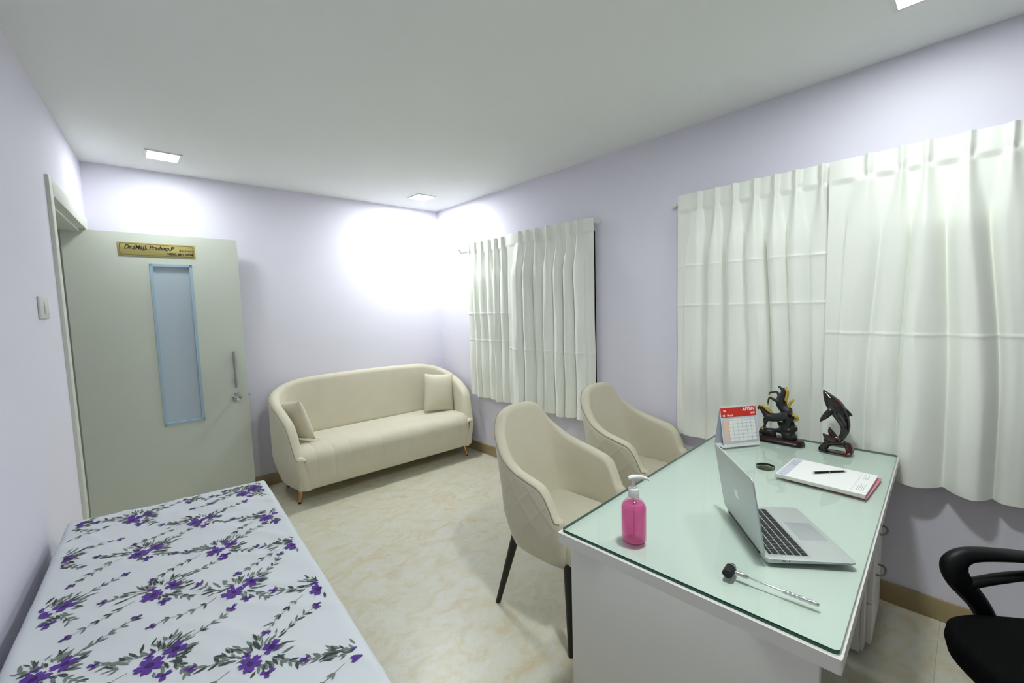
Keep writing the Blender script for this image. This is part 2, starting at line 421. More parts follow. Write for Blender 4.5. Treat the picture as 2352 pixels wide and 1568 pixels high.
ph = tube('pull_handle', [(hx, -.075, .925), (hx, -.075, 1.215)], .0125, 'steel', dr, 16)
tubes('handle_post', [([(hx, -.035, z), (hx, -.075, z)], .008) for z in (.975, 1.165)], 'steel', ph)
for o_ in ph.children: o_['label'] = 'steel posts of the pull handle'
kn = pyd('door_knob', *(lambda V, F_: (V, F_))(*tube_vf([(.897, -.035, .845), (.897, -.04, .845), (.897, -.044, .845), (.897, -.06, .845), (.897, -.066, .845), (.897, -.08, .845), (.897, -.092, .845), (.897, -.095, .845)], [.031, .031, .014, .013, .022, .029, .024, .012], 24)), 'chrome', dr, True, 45)
box('latch', (LW-.002, -.024, .838), (LW+.016, -.012, .856), 'steel', dr, .002)
npx0, npx1, npz0, npz1 = .270, .702, 1.938, 2.034
np_ = box('name_plate', (npx0, -.039, npz0), (npx1, -.035, npz1), 'brass', dr, .001)
np_['label'] = 'shiny gold name plate'
# engraved border with chamfered corners
def line_rects(segs, w, y, name, m, parent):
    V, Fc = [], []
    for (x0, z0), (x1, z1) in segs:
        d = Vector((x1-x0, z1-z0)); n = Vector((-d.y, d.x)).normalized()*w/2; k = len(V)
        for px, pz in ((x0+n.x, z0+n.y), (x0-n.x, z0-n.y), (x1-n.x, z1-n.y), (x1+n.x, z1+n.y)): V.append((px, y, pz))
        Fc.append((k, k+1, k+2, k+3))
    return pyd(name, V, Fc, m, parent)
a0, a1, c0, c1, ch = npx0+.009, npx1-.009, npz0+.009, npz1-.009, .016
oct_ = [(a0+ch, c0), (a1-ch, c0), (a1, c0+ch), (a1, c1-ch), (a1-ch, c1), (a0+ch, c1), (a0, c1-ch), (a0, c0+ch)]
segs = [(oct_[i], oct_[(i+1) % 8]) for i in range(8)] + [((a0, c0), (a1, c0)), ((a1, c0), (a1, c1)), ((a1, c1), (a0, c1)), ((a0, c1), (a0, c0))]
line_rects(segs, .0022, -.0394, 'plate_border', 'brown_print', np_)
mt = lambda x, z: Matrix(((1, 0, 0, x), (0, 0, -1, -.0395), (0, 1, 0, z), (0, 0, 0, 1)))
text('lettering', 'Dr.(Maj). Pradeep.P', .041, mt(npx0+.032, npz0+.050), 'print_black', np_, shear=.28, bold=.0009, sx=.83)
text('lettering', '(Ex-Army)', .024, mt(npx1-.012, npz0+.046), 'print_black', np_, 'RIGHT', sx=.82, bold=.0002)
text('lettering', 'MBBS, MD, FIPM', .023, mt(npx1-.014, npz0+.018), 'print_black', np_, 'RIGHT', sx=.95, bold=.0006)

# light switch on the left wall
sw = thing('light_switch', 'white square light switch on the left wall beside the door', 'switch', ml @ Vector((0, 2.65, 1.555)), -LA)
box('switch_plate', (0, -.075, -.046), (.009, .075, .046), 'switch', sw, .004)
box('rocker', (.009, -.012, -.026), (.013, .026, .026), 'white_plastic', sw, .002)

# ceiling lights
def ceiling_light(x, y, label, power=1.0):
    t = thing('ceiling_light', label, 'ceiling light', (x, y, CEIL), 0, 'square recessed ceiling lights')
    bm = bmesh.new()
    for lo, hi in (((-.1, -.1, -.007), (-.083, .1, 0)), ((.083, -.1, -.007), (.1, .1, 0)), ((-.083, -.1, -.007), (.083, -.083, 0)), ((-.083, .083, -.007), (.083, .1, 0))): add_box(bm, lo, hi)
    bm_obj('light_frame', bm, 'white_plastic', t)
    glow = mat('lamp_diffuser', 'ffffff', .5, emit=(LAMP_COLOR, LAMP_STRENGTH*power))
    box('diffuser', (-.083, -.083, -.005), (.083, .083, -.001), glow, t)
ceiling_light(.295, 3.75, 'square lit ceiling light above the open door', .40)
ceiling_light(2.23, 3.66, 'glowing ceiling light in the far corner above the sofa', 1.45)
ceiling_light(2.17, .16, 'bright ceiling light above the desk, cut by the top of the picture', .33)
ceiling_light(1.15, .45, 'added ceiling light above the near part of the room, out of view', 1.3)  # added fill lamp above the frame, lifts the overall brightness of the room

# ------------------------------------------------------------------ curtains
def gauss(x, s): return math.exp(-(x/s)**2)
def curtain(label, ya, yb, pleats, ridges, ztop, zbot, seed, creases=(), depth=.055, amp=.045, big=None, skew=.0, left_lift=0, flat_low=0, depth2=None):
    """cloth hung along the right wall from y=ya (towards the back) to y=yb; pleats at the heading, ridges = fold crests at the hem"""
    rnd = random.Random(seed)
    K = len(pleats); assert K == len(ridges)
    amps = [amp*rnd.uniform(.7, 1.25) for _ in range(K)]
    if big:
        for i, v in big.items(): amps[i] = v
    head = .105
    H = ztop-zbot
    vs = list(np.linspace(0, head*1.5, 14)) + list(np.linspace(head*1.5, H, 40)[1:])
    for c in creases: vs += [H*c-.012, H*c-.006, H*c, H*c+.006, H*c+.012]
    vs = sorted(vs)
    nu = 26*(K+1)
    us = np.linspace(0, 1, nu)
    V, UV = [], []
    ph = [rnd.uniform(-.6, .6) for _ in range(K+1)]
    for v in vs:
        g = sstep(head, H*.75, v)                 # 0 at the heading, 1 low down
        knots = [ya] + [pleats[i]+(ridges[i]-pleats[i])*g for i in range(K)] + [yb]
        for u in us:
            y = None
            # arc position in knot space
            s = u*(K+1); i = min(int(s), K); t = s-i
            y = knots[i] + (knots[i+1]-knots[i])*t
            aL = amps[i-1] if i > 0 else 0.0; aR = amps[i] if i < K else 0.0
            if v < head:
                # heading: flat band with narrow standing pleats, pinched at the bottom
                pin = .35+.65*abs(v/head-.45)**.6 if v/head > .45 else 1
                wd = .013*(1-.55*sstep(.5, 1, v/head)); wsc = abs(knots[i+1]-knots[i])
                d = .018*math.sin(math.pi*t)*.6
                d += .030*(gauss(t*wsc, wd)*(aL > 0) + gauss((1-t)*wsc, wd)*(aR > 0))
                d *= 1
            else:
                q = sstep(head, head+.28, v); p = 5-3.9*q
                w = .5+.5*math.cos(2*math.pi*t)
                a = aL*(1-t)+aR*t if 0 < i < K else (aR if i == 0 else aL)
                edge = (t if i == 0 else 1-t) if i in (0, K) else None
                if edge is not None: w = .5-.5*math.cos(math.pi*edge)
                a *= 1-flat_low*sstep(H-.45, H-.10, v)
                d = (.030+(a-.030)*q)*w**p
                # lean of the fold: one flank steep, the other soft
                y -= (skew+.010*ph[i])*q*math.sin(2*math.pi*t)*abs(knots[i+1]-knots[i])/.1
            d += .004*math.sin(9*v+ph[i]*6)*g
            for c in creases: d += .0035*gauss(v-H*c, .006)
            z = ztop - v
            if v > H-.001: z += .006*math.sin(i*2.1+t*3)
            z += left_lift*sstep(.55, 1, v/H)*(1-u)
            V.append((W-(depth+((depth2 or depth)-depth)*sstep(.1, .9, u))-d, y, z)); UV.append((u*(ya-yb)*1.7, z))
    Fc = []
    for j in range(len(vs)-1):
        for k_ in range(nu-1):
            a = j*nu+k_; Fc.append((a, a+1, a+nu+1, a+nu))
    o = pyd('curtain', V, Fc, 'satin', None, True, uv=UV)
    # hem: a doubled strip along the bottom edge, standing 1.5 mm proud
    HV, HF, HU = [], [], []
    rows = [j for j, v in enumerate(vs) if v >= H-.085]
    for jj, j in enumerate(rows):
        for k_ in range(nu):
            p = V[j*nu+k_]; HV.append((p[0]-.0018, p[1], p[2])); HU.append(UV[j*nu+k_])
    for jj in range(len(rows)-1):
        for k_ in range(nu-1):
            a = jj*nu+k_; HF.append((a, a+1, a+nu+1, a+nu))
    tag(o, label, 'curtain', 'ivory pleated curtains')
    pyd('hem', HV, HF, 'satin', o, True, uv=HU)
    return o
CH = .085
def ys_at(pxs, py, X=W-.06): return [on_x(p, py, X).y for p in pxs]
curtain('ivory curtain panel nearest the sofa, left half of the far window', 3.50, 2.845, [3.457, 3.365, 3.263, 3.151, 3.057, 2.959, 2.871],
        [3.46, 3.335, 3.255, 3.13, 3.07, 2.965, 2.88], 2.145, .60, 1, creases=(.45, .62), amp=.052, skew=.016, left_lift=.03, big={5: .03, 6: .010}, depth=.05)
curtain('ivory curtain panel behind the first armchair, right half of the far window', 2.865, 1.95, [2.699, 2.608, 2.506, 2.388, 2.285, 2.182, 2.088],
        [2.70, 2.60, 2.48, 2.42, 2.265, 2.19, 2.06], 2.15, .605, 2, creases=(.66,), amp=.06, skew=.018, depth=.084, depth2=.045)
curtain('ivory curtain panel behind the desk calendar, left half of the near window', 1.30, .478, [1.162, 1.057, .958, .849, .75, .654, .543],
        [1.19, 1.05, .945, .80, .705, .62, .52], 2.165, .645, 3, creases=(.29, .45), amp=.062, skew=.016, depth=.046, big={6: .014}, flat_low=.55)
curtain('ivory curtain panel at the right edge, hanging low beside the desk', .512, -.62, [.361, .246, .166, .043, -.072, -.21, -.36, -.5],
        [.40, .29, .17, -.03, -.13, -.24, -.38, -.52], 2.16, .648, 4, creases=(.55,), amp=.05, depth=.072, big={0: .03, 1: .03, 2: .07, 3: .09, 4: .03}, skew=.014)
for lab, y0, y1 in (('white curtain rod over the far window', 3.70, 1.93), ('white curtain rod over the near window', 1.33, -.65)):
    r = thing('curtain_rod', lab, 'curtain rod', (W, (y0+y1)/2, 2.115))
    hl = (y0-y1)/2
    tube('rod', [(-.03, -hl, 0), (-.03, hl, 0)], .007, 'white_plastic', r)
    for s in (-1, 1): box('rod_bracket', (-.034, s*hl-.012, -.012), (-.001, s*hl+.012, .012), 'white_plastic', r, .002)

# ------------------------------------------------------------------ upholstered shells
def resample(pts, zts, n):
    P = [Vector((*p, z)) for p, z in zip(pts, zts)]
    sp = smoothpath(P, 8); return sp
def tub(name, pts, zts, zb, zin, th, lean, mats, parent, outer_mi=0, ends=True, seam_frac=.55):
    """U-shaped shell: plan points with a top height each"""
    sp = resample(pts, zts, 0)
    n = len(sp)
    cols = []
    S = 0
    for i, p in enumerate(sp):
        t = (sp[min(i+1, n-1)] - sp[max(i-1, 0)]); t.z = 0
        t.normalize(); nrm = Vector((-t.y, t.x, 0))       # outward for a path running left-front -> back -> right-front
        if i: S += (Vector((p.x, p.y))-Vector((sp[i-1].x, sp[i-1].y))).length
        cols.append((Vector((p.x, p.y, 0)), nrm, p.z, th, 0.0, S))
    if ends:
        def cap(c, dirv, k): 
            a = k/4*math.pi/2; p, nr, T, t0, _, s = c
            return (p+dirv*(t0/2*math.sin(a)), nr, T-(t0/2)*(1-math.cos(a))*.6, t0*math.cos(a)+.001, t0/2*(1-math.cos(a)), s)
        d0 = (cols[0][0]-cols[1][0]).normalized(); d1 = (cols[-1][0]-cols[-2][0]).normalized()
        cols = [cap(cols[0], d0, k) for k in (4, 3, 2, 1)] + cols + [cap(cols[-1], d1, k) for k in (1, 2, 3, 4)]
    V, UV, kind = [], [], []
    NO, NT, NI = 10, 8, 7
    pipe = []
    for ci, (p, nr, T, t0, off, s) in enumerate(cols):
        r = t0/2; T = max(T, zb+t0*.55)
        sec = [(off+.012*(1-min(1, k_/1.0)), zb+(T-r-zb)*(k_/(NO-1)), k_) for k_ in range(NO)]
        sec += [(off+r-r*math.cos(math.pi*k_/(NT+1)), T-r+r*math.sin(math.pi*k_/(NT+1)), NO+k_) for k_ in range(1, NT+1)]
        zi = min(zin, T-r)
        sec += [(off+t0, (T-r)+(zi-(T-r))*(k_/(NI-1)), 99) for k_ in range(NI)]
        for o_, z, k_ in sec:
            q = p - nr*o_ + Vector((0, 0, z)); q = lean(q, nr)
            V.append(q); UV.append((s, z))
        q = p - nr*(off+r*.18) + Vector((0, 0, T-r+r*seam_frac)); pipe.append(lean(q, nr)+nr*.002)
    m_ = NO+NT+NI; Fc, mi = [], []
    for i in range(len(cols)-1):
        for k_ in range(m_-1):
            a = i*m_+k_; Fc.append((a, a+m_, a+m_+1, a+1)); mi.append(outer_mi if k_ < NO-1 else 0)
    Fc.append(tuple(range(m_))); mi.append(0); Fc.append(tuple(reversed([(len(cols)-1)*m_+k_ for k_ in range(m_)]))); mi.append(0)
    o = pyd(name, V, Fc, mats, parent, True, 60, mi=mi, uv=UV)
    return o, pipe

def pillow(name, w, h_, t, mats, parent=None, n=22, pinch=.10):
    V, Fc = [], []
    for side in (1, -1):
        for j in range(n+1):
            for i in range(n+1):
                u, v = 2*i/n-1, 2*j/n-1
                k_ = (max(0, 1-abs(u)**3)**.55)*(max(0, 1-abs(v)**3)**.55)
                x = u*w/2*(1-pinch*(1-v*v)*.55); y = v*h_/2*(1-pinch*(1-u*u)*.55)
                wr = .0025*math.sin(17*u+9*v)*math.sin(6*v-3*u)*(1-k_)
                V.append((x, side*(t/2*k_+wr*(k_ > 0)), y))
    N = (n+1)**2
    for s in (0, 1):
        for j in range(n):
            for i in range(n):
                a = s*N+j*(n+1)+i; q = (a, a+1, a+n+2, a+n+1); Fc.append(q if s else q[::-1])
    bm = bmesh.new(); me = bpy.data.meshes.new('t'); me.from_pydata(V, [], Fc); bm.from_mesh(me); bpy.data.meshes.remove(me)
    bmesh.ops.remove_doubles(bm, verts=bm.verts, dist=1e-4)
    return bm_obj(name, bm, mats, parent, True)

# sofa
so = thing('sofa', 'cream velvet three-seat sofa with curved back against the back wall', 'sofa', (1.74, 3.772, 0), math.radians(-1.6))
pts = [(-.835, -.335), (-.868, -.25), (-.893, -.12), (-.905, .03), (-.885, .16), (-.81, .262), (-.70, .315), (-.55, .333), (-.2, .337), (.2, .337), (.55, .333), (.70, .315), (.81, .262), (.885, .16), (.905, .03), (.893, -.12), (.868, -.25), (.835, -.335)]
zz = [.40, .63, .725, .785, .83, .872, .905, .925, .935]; zts = zz + zz[::-1]
def sofa_lean(q, nr):
    k_ = max(0, nr.y)
    return q - nr*(.04*sstep(.35, .12, q.z))*(1 if nr.y < .9 else .6) + nr*(.015*k_*sstep(.4, .9, q.z))
sh, pipe = tub('shell', pts, zts, .125, .38, .085, sofa_lean, ['velvet'], so)
tube('piping', pipe[3:-3], .0036, 'piping', sh, 8)
# seat block with stitched channels, extruded along x from a side profile
prof = []
for a in range(0, 91, 10):
    prof.append((-.345+.10-.10*math.cos(math.radians(a)) , .335+.10*math.sin(math.radians(a))))
prof = [(-.325, .125), (-.345, .145), (-.345, .22), (-.347, .30)] + prof + [(-.18, .437), (-.10, .436), (.05, .432), (.24, .428), (.24, .125)]
SW = .812; NSEG = 12; xs = []
edges_ = np.linspace(-SW, SW, NSEG+1)
for i in range(NSEG):
    a, b_ = edges_[i], edges_[i+1]
    xs += [a, a+.004, a+.012, a+.03, (a+b_)/2, b_-.03, b_-.012, b_-.004]
xs.append(SW)
V, Fc = [], []
for x in xs:
    dmin = min(abs(x-e_) for e_ in edges_[1:-1]) if True else 1
    for k_, (py_, pz_) in enumerate(prof):
        gr = .0024*gauss(dmin, .005) + .0022*min(1, dmin/.03)*-1
        w_k = 1 if 2 <= k_ <= 15 else 0
        nx = Vector((0, -1, .0)) if pz_ < .34 else Vector((0, -.5, .8))
        if k_ >= 14: nx = Vector((0, 0, 1))
        tap = max(0, (abs(x)-.75)/.062); rr = .02*tap*tap
        V.append((x, py_ - nx.y*(gr)*w_k*-1*-1 + (rr if k_ < 12 else 0), pz_ - nx.z*gr*w_k - (rr*.6 if k_ >= 8 and k_ < len(prof)-1 else 0)))
n_ = len(prof)
for i in range(len(xs)-1):
    for k_ in range(n_):
        a, b_ = i*n_+k_, i*n_+(k_+1) % n_; Fc.append((a, a+n_, b_+n_, b_))
Fc.append(tuple(range(n_))[::-1]); Fc.append(tuple((len(xs)-1)*n_+k_ for k_ in range(n_)))
pyd('seat', V, Fc, 'velvet', so, True, 50)
for sx_, sy_ in ((-.80, -.23), (.78, -.28), (-.78, .2), (.78, .2)):
    lx = sx_*1.01; s_ = 1 if sx_ > 0 else -1
    lg = tube('leg', [(lx-s_*.035, sy_+.02, .13), (lx-s_*.012, sy_, .012)], [.019, .0105], 'rose_gold', so, 14)
    tube('foot_cap', [(lx-s_*.012, sy_, .012), (lx-s_*.0105, sy_-.001, 0)], .0105, 'rubber', lg, 12)
# sofa cushions
cu = pillow('sofa_cushion', .33, .36, .13, 'velvet'); tag(cu, 'small cream cushion at the left end of the sofa, tilted against its arm', 'cushion', 'sofa cushions')
cu.matrix_world = Matrix.Translation((1.008, 3.825, .614)) @ Matrix.Rotation(math.radians(-68), 4, 'Z') @ Matrix.Rotation(math.radians(16), 4, 'X') @ Matrix.Rotation(math.radians(-6), 4, 'Y')
cu = pillow('sofa_cushion', .325, .40, .12, 'velvet'); tag(cu, 'small cream cushion standing upright at the right end of the sofa', 'cushion', 'sofa cushions')
cu.matrix_world = Matrix.Translation((2.415, 3.80, .628)) @ Matrix.Rotation(math.radians(-12), 4, 'Z') @ Matrix.Rotation(math.radians(-10), 4, 'X') @ Matrix.Rotation(math.radians(6), 4, 'Y')

# armchairs
def armchair(loc, rz, label):
    t = thing('armchair', label, 'armchair', loc, rz, 'cream visitor armchairs')
    pts = [(-.272, -.185), (-.282, -.12), (-.286, -.03), (-.283, .06), (-.262, .14), (-.215, .205), (-.155, .238), (-.08, .25), (.0, .253), (.08, .25), (.155, .238), (.215, .205), (.262, .14), (.283, .06), (.286, -.03), (.282, -.12), (.272, -.185)]
    zz = [.575, .69, .722, .742, .775, .85, .935, .968, .972]; zts = zz + zz[:-1][::-1]
    def lean(q, nr):
        k_ = sstep(0.1, .95, nr.y)
        q = q + Vector((0, .085*k_*sstep(.40, .98, q.z), 0))
        q = q - nr*.055*sstep(.50, .33, q.z)*(.4+.6*k_)
        return q
    sh, pipe = tub('shell', pts, zts, .345, .42, .062, lean, ['velvet', 'quilt'], t, 1)
    tube('piping', pipe[2:-2], .0032, 'piping', sh, 8)
    # stitched seam on the inside of each arm
    for s in (-1, 1):
        tube('inner_seam', [(s*.226, .075, z) for z in np.linspace(.47, .70, 6)], .0018, 'velvet', sh, 6)
    bm = bmesh.new(); add_box(bm, (-.222, -.262, .345), (.222, .20, .472), .035, 5)
    for v in bm.verts:
        if v.co.z > .44: v.co.z += .012*(1-(v.co.x/.23)**2)*(1-((v.co.y+.03)/.26)**2)
        if v.co.y > .05: v.co.x *= 1-.55*((v.co.y-.05)/.2)**2*.5
    bm_obj('seat', bm, 'velvet', t, True, 60)
    for sx_, y0, y1 in ((-1, -.205, -.268), (1, -.205, -.268), (-1, .135, .213), (1, .135, .213)):
        tube('leg', [(sx_*.205, y0, .36), (sx_*.27, y1, 0)], [.022, .0125], 'black_wood', t, 16)
    return t
armchair((1.585, 1.385, 0), 0, 'cream armchair with black legs nearest the camera, beside the desk corner')
armchair((2.345, 1.415, 0), 0, 'cream armchair between the other armchair and the windows, behind the desk')

# ------------------------------------------------------------------ desk
GZ = .775                                  # top of the glass
DK = Matrix.Translation((1.036, .162, 0)) @ Matrix.Rotation(math.radians(2.06), 4, 'Z')
DKI = DK.inverted()
def desk_uv(px, py, z=GZ): return DKI @ on_z(px, py, z)
dk = thing('office_desk', 'white office desk with green-edged glass top by the near window', 'desk', DK.translation, math.radians(2.06))
DL, DW = 1.536, .728
hc = desk_uv(1758, 1069); hole = (hc.x, hc.y); HR = .036
def slab(name, u0, u1, v0, v1, z0, z1, mats, parent, rc=.012, hole=None, hr=0, edge_mi=1):
    """plate with rounded plan corners and an optional round hole"""
    ring = []
    for cx, cy, a0 in ((u1-rc, v1-rc, 0), (u0+rc, v1-rc, 90), (u0+rc, v0+rc, 180), (u1-rc, v0+rc, 270)):
        for k_ in range(6): a = math.radians(a0+90*k_/5); ring.append((cx+rc*math.cos(a), cy+rc*math.sin(a)))
    bm = bmesh.new()
    def loop(pts, z): return [bm.verts.new((x, y, z)) for x, y in pts]
    hl = [(hole[0]+hr*math.cos(2*math.pi*k_/32), hole[1]+hr*math.sin(2*math.pi*k_/32)) for k_ in range(32)] if hole else None
    sides = []
    for z in (z0, z1):
        vs = loop(ring, z); es = [bm.edges.new((vs[i], vs[(i+1) % len(vs)])) for i in range(len(vs))]
        hs = None
        if hl:
            hs = loop(hl, z); es += [bm.edges.new((hs[i], hs[(i+1) % 32])) for i in range(32)]
        r = bmesh.ops.triangle_fill(bm, edges=es, use_beauty=True)
        sides.append((vs, hs))
    for a, b_ in ((sides[0][0], sides[1][0]),) + (((sides[0][1], sides[1][1]),) if hl else ()):
        for i in range(len(a)):
            f = bm.faces.new((a[i], a[(i+1) % len(a)], b_[(i+1) % len(a)], b_[i])); f.material_index = edge_mi
    return bm_obj(name, bm, mats, parent)
gl = slab('glass_top', 0, DL, 0, DW, GZ-.010, GZ, ['table_glass', 'glass_edge'], dk, .012, hole, HR)
gl['label'] = 'clear glass sheet with dark green edges'
slab('table_top', -.010, DL+.004, -.006, DW+.008, GZ-.044, GZ-.0105, ['laminate', 'laminate'], dk, .006, hole, HR-.002)
pg = box('side_panel', (.012, .035, 0), (.037, .70, GZ-.0445), 'laminate', dk, .001)
box('modesty_panel', (.038, .66, .22), (1.1, .678, GZ-.045), 'laminate', dk, .001)
ped = box('pedestal', (1.137, .073, .02), (1.53, .66, GZ-.045), 'laminate', dk, .002)
# drawer fronts of the pedestal, facing the office chair, each with a bow handle
for nm_, z0, z1, hz_ in (('fascia', .60, .722, None), ('drawer_front', .40, .595, .486), ('drawer_front', .21, .395, .302), ('cabinet_door', .03, .205, None)):
    f_ = box(nm_, (1.205, .041, z0), (1.535, .0725, z1), 'laminate', dk, .002)
    if hz_ is None: continue
    arc = [(1.34-.05*math.cos(math.pi*k_/12), .041-.03*math.sin(math.pi*k_/12)**.6, hz_) for k_ in range(13)]
    tube('handle', arc, .0045, 'dark_bronze', f_, 8)
box('filler_panel', (1.138, .060, .03), (1.198, .0725, .722), 'laminate', dk, .002)
# cable grommet ring
lathe('cable_hole', [(HR-.0025, GZ-.0105), (HR-.0025, GZ-.044)], 'chipboard', dk, 32, (hole[0], hole[1], 0), cap=False)
box('cable_shelf', (hole[0]-.08, hole[1]-.06, GZ-.075), (hole[0]+.08, hole[1]+.05, GZ-.0445-.02), 'chipboard', dk)

# ------------------------------------------------------------------ things on the desk
RZ = math.radians(2.06)
# hand sanitizer
b0 = on_z(1456, 1240, GZ)
st_ = thing('soap_dispenser', 'clear pump bottle of bright pink liquid on the desk corner', 'bottle', b0)
R_ = .0375
lathe('bottle', [(.010, 0), (R_-.006, .0005), (R_-.001, .004), (R_, .009), (R_, .105), (R_-.002, .114), (R_-.008, .124), (R_-.017, .131), (.0125, .135), (.0125, .147)], 'soap_clear', st_, 36)
lathe('liquid', [(.010, .003), (R_-.007, .0035), (R_-.003, .008), (R_-.002, .013), (R_-.002, .105), (R_-.004, .113), (R_-.009, .1195), (.002, .120)], 'soap_pink', st_, 36)
pm = lathe('pump_cap', [(.0165, .140), (.0165, .163), (.0155, .165), (.0085, .166), (.0085, .172)], 'white_plastic', st_, 28)
pm['label'] = 'white ribbed pump cap'
tubes('pump_nozzle', [([(0, 0, .165), (0, 0, .195)], .0042), (smoothpath([(-.012, .010, .197), (0, 0, .200), (.018, -.015, .199), (.033, -.028, .192), (.036, -.031, .188)], 4), lerp_list([(.006, .008), (.007, .0095), (.006, .0075), (.0045, .005), (.0035, .0042)], 4))], 'white_plastic', pm)
tube('dip_tube', [(0, 0, .15), (.004, .002, .008)], .0022, 'white_plastic', pm, 8)

# desk calendar: tent of card with a spiral binding
p0, p1 = on_z(1663, 1029, GZ), on_z(1751, 1020, GZ)
ex = (p1-p0).normalized(); cw = .205; nz = Vector((ex.y, -ex.x, 0))      # towards the viewer
cal = thing('desk_calendar', 'desk calendar with a red header standing at the far desk corner', 'calendar', p0, math.atan2(ex.y, ex.x))
DEP, CHt = .072, .195
def cal_face(u, v, off=0):                 # point on the front card, v up the slope
    sl = Vector((0, DEP/2, CHt)).normalized(); n_ = Vector((0, -CHt, DEP/2)).normalized()
    return Vector((u, 0, .001)) + sl*v + n_*off
SL = math.hypot(DEP/2, CHt)
def card(name, quad, m, parent, t=.0012):
    """thin plate with real thickness from four points"""
    q = [Vector(p) for p in quad]; n_ = (q[1]-q[0]).cross(q[2]-q[0]).normalized()*t
    V = q + [p-n_ for p in q]; Fc = [(0, 1, 2, 3), (7, 6, 5, 4)] + [(i, i+4, (i+1) % 4+4, (i+1) % 4) for i in range(4)]
    return pyd(name, V, Fc, m, parent)
bk = [Vector((0, DEP, .001)), Vector((cw, DEP, .001)), Vector((cw, DEP/2, CHt)), Vector((0, DEP/2, CHt))]
card('back_card', bk, 'lavender_card', cal)
card('base_card', [(0, 0, .002), (cw, 0, .002), (cw, DEP, .002), (0, DEP, .002)], 'paper', cal)
fc = card('front_card', [cal_face(0, 0), cal_face(cw, 0), cal_face(cw, SL), cal_face(0, SL)], 'paper', cal)
def calq(name, u0, u1, v0, v1, m, parent, off):
    return pyd(name, [cal_face(u0, v0, off), cal_face(u1, v0, off), cal_face(u1, v1, off), cal_face(u0, v1, off)], [(0, 1, 2, 3)], m, parent)
pgc = calq('month_page', .002, cw-.002, .016, SL-.002, 'lavender_card', cal, .0006)
calq('header_band', .002, cw-.002, SL-.052, SL-.004, 'red_print', pgc, .0009)
calq('sunday_column', .012, .040, .026, SL-.060, 'peach_print', pgc, .0009)
calq('day_grid', .040, cw-.014, .026, SL-.060, 'paper', pgc, .0009)
V, Fc = [], []
g0, g1, gv0, gv1 = .040, cw-.014, .026, SL-.060
for i in range(7):
    u = g0+(g1-g0)*i/6; k_ = len(V); V += [cal_face(u-.0005, gv0, .0012), cal_face(u+.0005, gv0, .0012), cal_face(u+.0005, gv1, .0012), cal_face(u-.0005, gv1, .0012)]; Fc.append((k_, k_+1, k_+2, k_+3))
for j in range(7):
    v = gv0+(gv1-.008-gv0)*j/6; k_ = len(V); V += [cal_face(g0, v-.0005, .0012), cal_face(g1, v-.0005, .0012), cal_face(g1, v+.0005, .0012), cal_face(g0, v+.0005, .0012)]; Fc.append((k_, k_+1, k_+2, k_+3))
pyd('grid_lines', V, Fc, 'grey_print', pgc)
def calt(u, v): 
    o_ = cal_face(u, v, .0011); return face_matrix(o_, (1, 0, 0), (0, DEP/2, CHt))
text('lettering', 'AFYUN', .021, calt(cw-.012, SL-.024), 'white_print', pgc, 'RIGHT', shear=.3, bold=.0007)
text('lettering', '03   March', .0135, calt(.012, SL-.0475), 'white_print', pgc, bold=.0003)
text('lettering', '2023', .0125, calt(cw-.010, SL-.0415), 'white_print', pgc, 'RIGHT', bold=.0003)
calq('header_mark', .016, .022, SL-.021, SL-.016, 'peach_print', pgc, .0012); calq('header_mark', .022, .032, SL-.023, SL-.017, 'white_print', pgc, .0012)
sp_ = []
for k_ in range(27):
    u = .008+(cw-.016)*k_/26; c_ = Vector((u, DEP/2, CHt-.001))
    sp_.append(([c_+Vector((.001*math.sin(a), -.0055*math.cos(a), .0055*math.sin(a))) for a in np.linspace(-.6, math.pi+.6, 9)], .0009, Vector((1, 0, 0))))
tubes('spiral_binding', sp_, 'white_plastic', cal, 6)

# two-horse figurine on an oval wooden plinth
HX = 2.452
def Hc(cx, cy, dx=0): p = on_x(1740+cx*.10840, 870+cy*.10840, HX); return p + Vector((dx, 0, 0))
HS = .000247
hr = thing('horse_figurine', 'black resin figurine of two leaping horses with gold manes', 'figurine', (HX, .675, GZ))
inv = Matrix.Translation((-HX, -.675, -GZ))
def horse_spec(pts, rad, n=5):
    P = [inv @ Hc(*p) for p in pts]; return (smoothpath(P, n), [r*HS if not isinstance(r, tuple) else (r[0]*HS, r[1]*HS) for r in lerp_list(rad, n)], Vector((1, 0, 0)))
V, Fc = [], []; ST, SR = .085, .043
def stadium(r, hl, z): return [(r*math.cos(a), (hl if math.sin(a) >= 0 else -hl)+r*math.sin(a), z) for a in np.linspace(0, 2*math.pi, 40, endpoint=False)]
rings = [stadium(SR, ST, 0), stadium(SR, ST, .004), stadium(SR-.002, ST, .007), stadium(SR-.005, ST, .010), stadium(SR-.006, ST, .018), stadium(SR-.009, ST, .020)]
for r in rings: V += r
for i in range(len(rings)-1):
    for k_ in range(40): a, b_ = i*40+k_, i*40+(k_+1) % 40; Fc.append((a, b_, b_+40, a+40))
Fc.append(tuple(reversed(range(40)))); Fc.append(tuple(200+k_ for k_ in range(40)))
pl_ = pyd('plinth', V, Fc, 'dark_wood', hr, True, 40); pl_['label'] = 'oval dark wooden plinth'
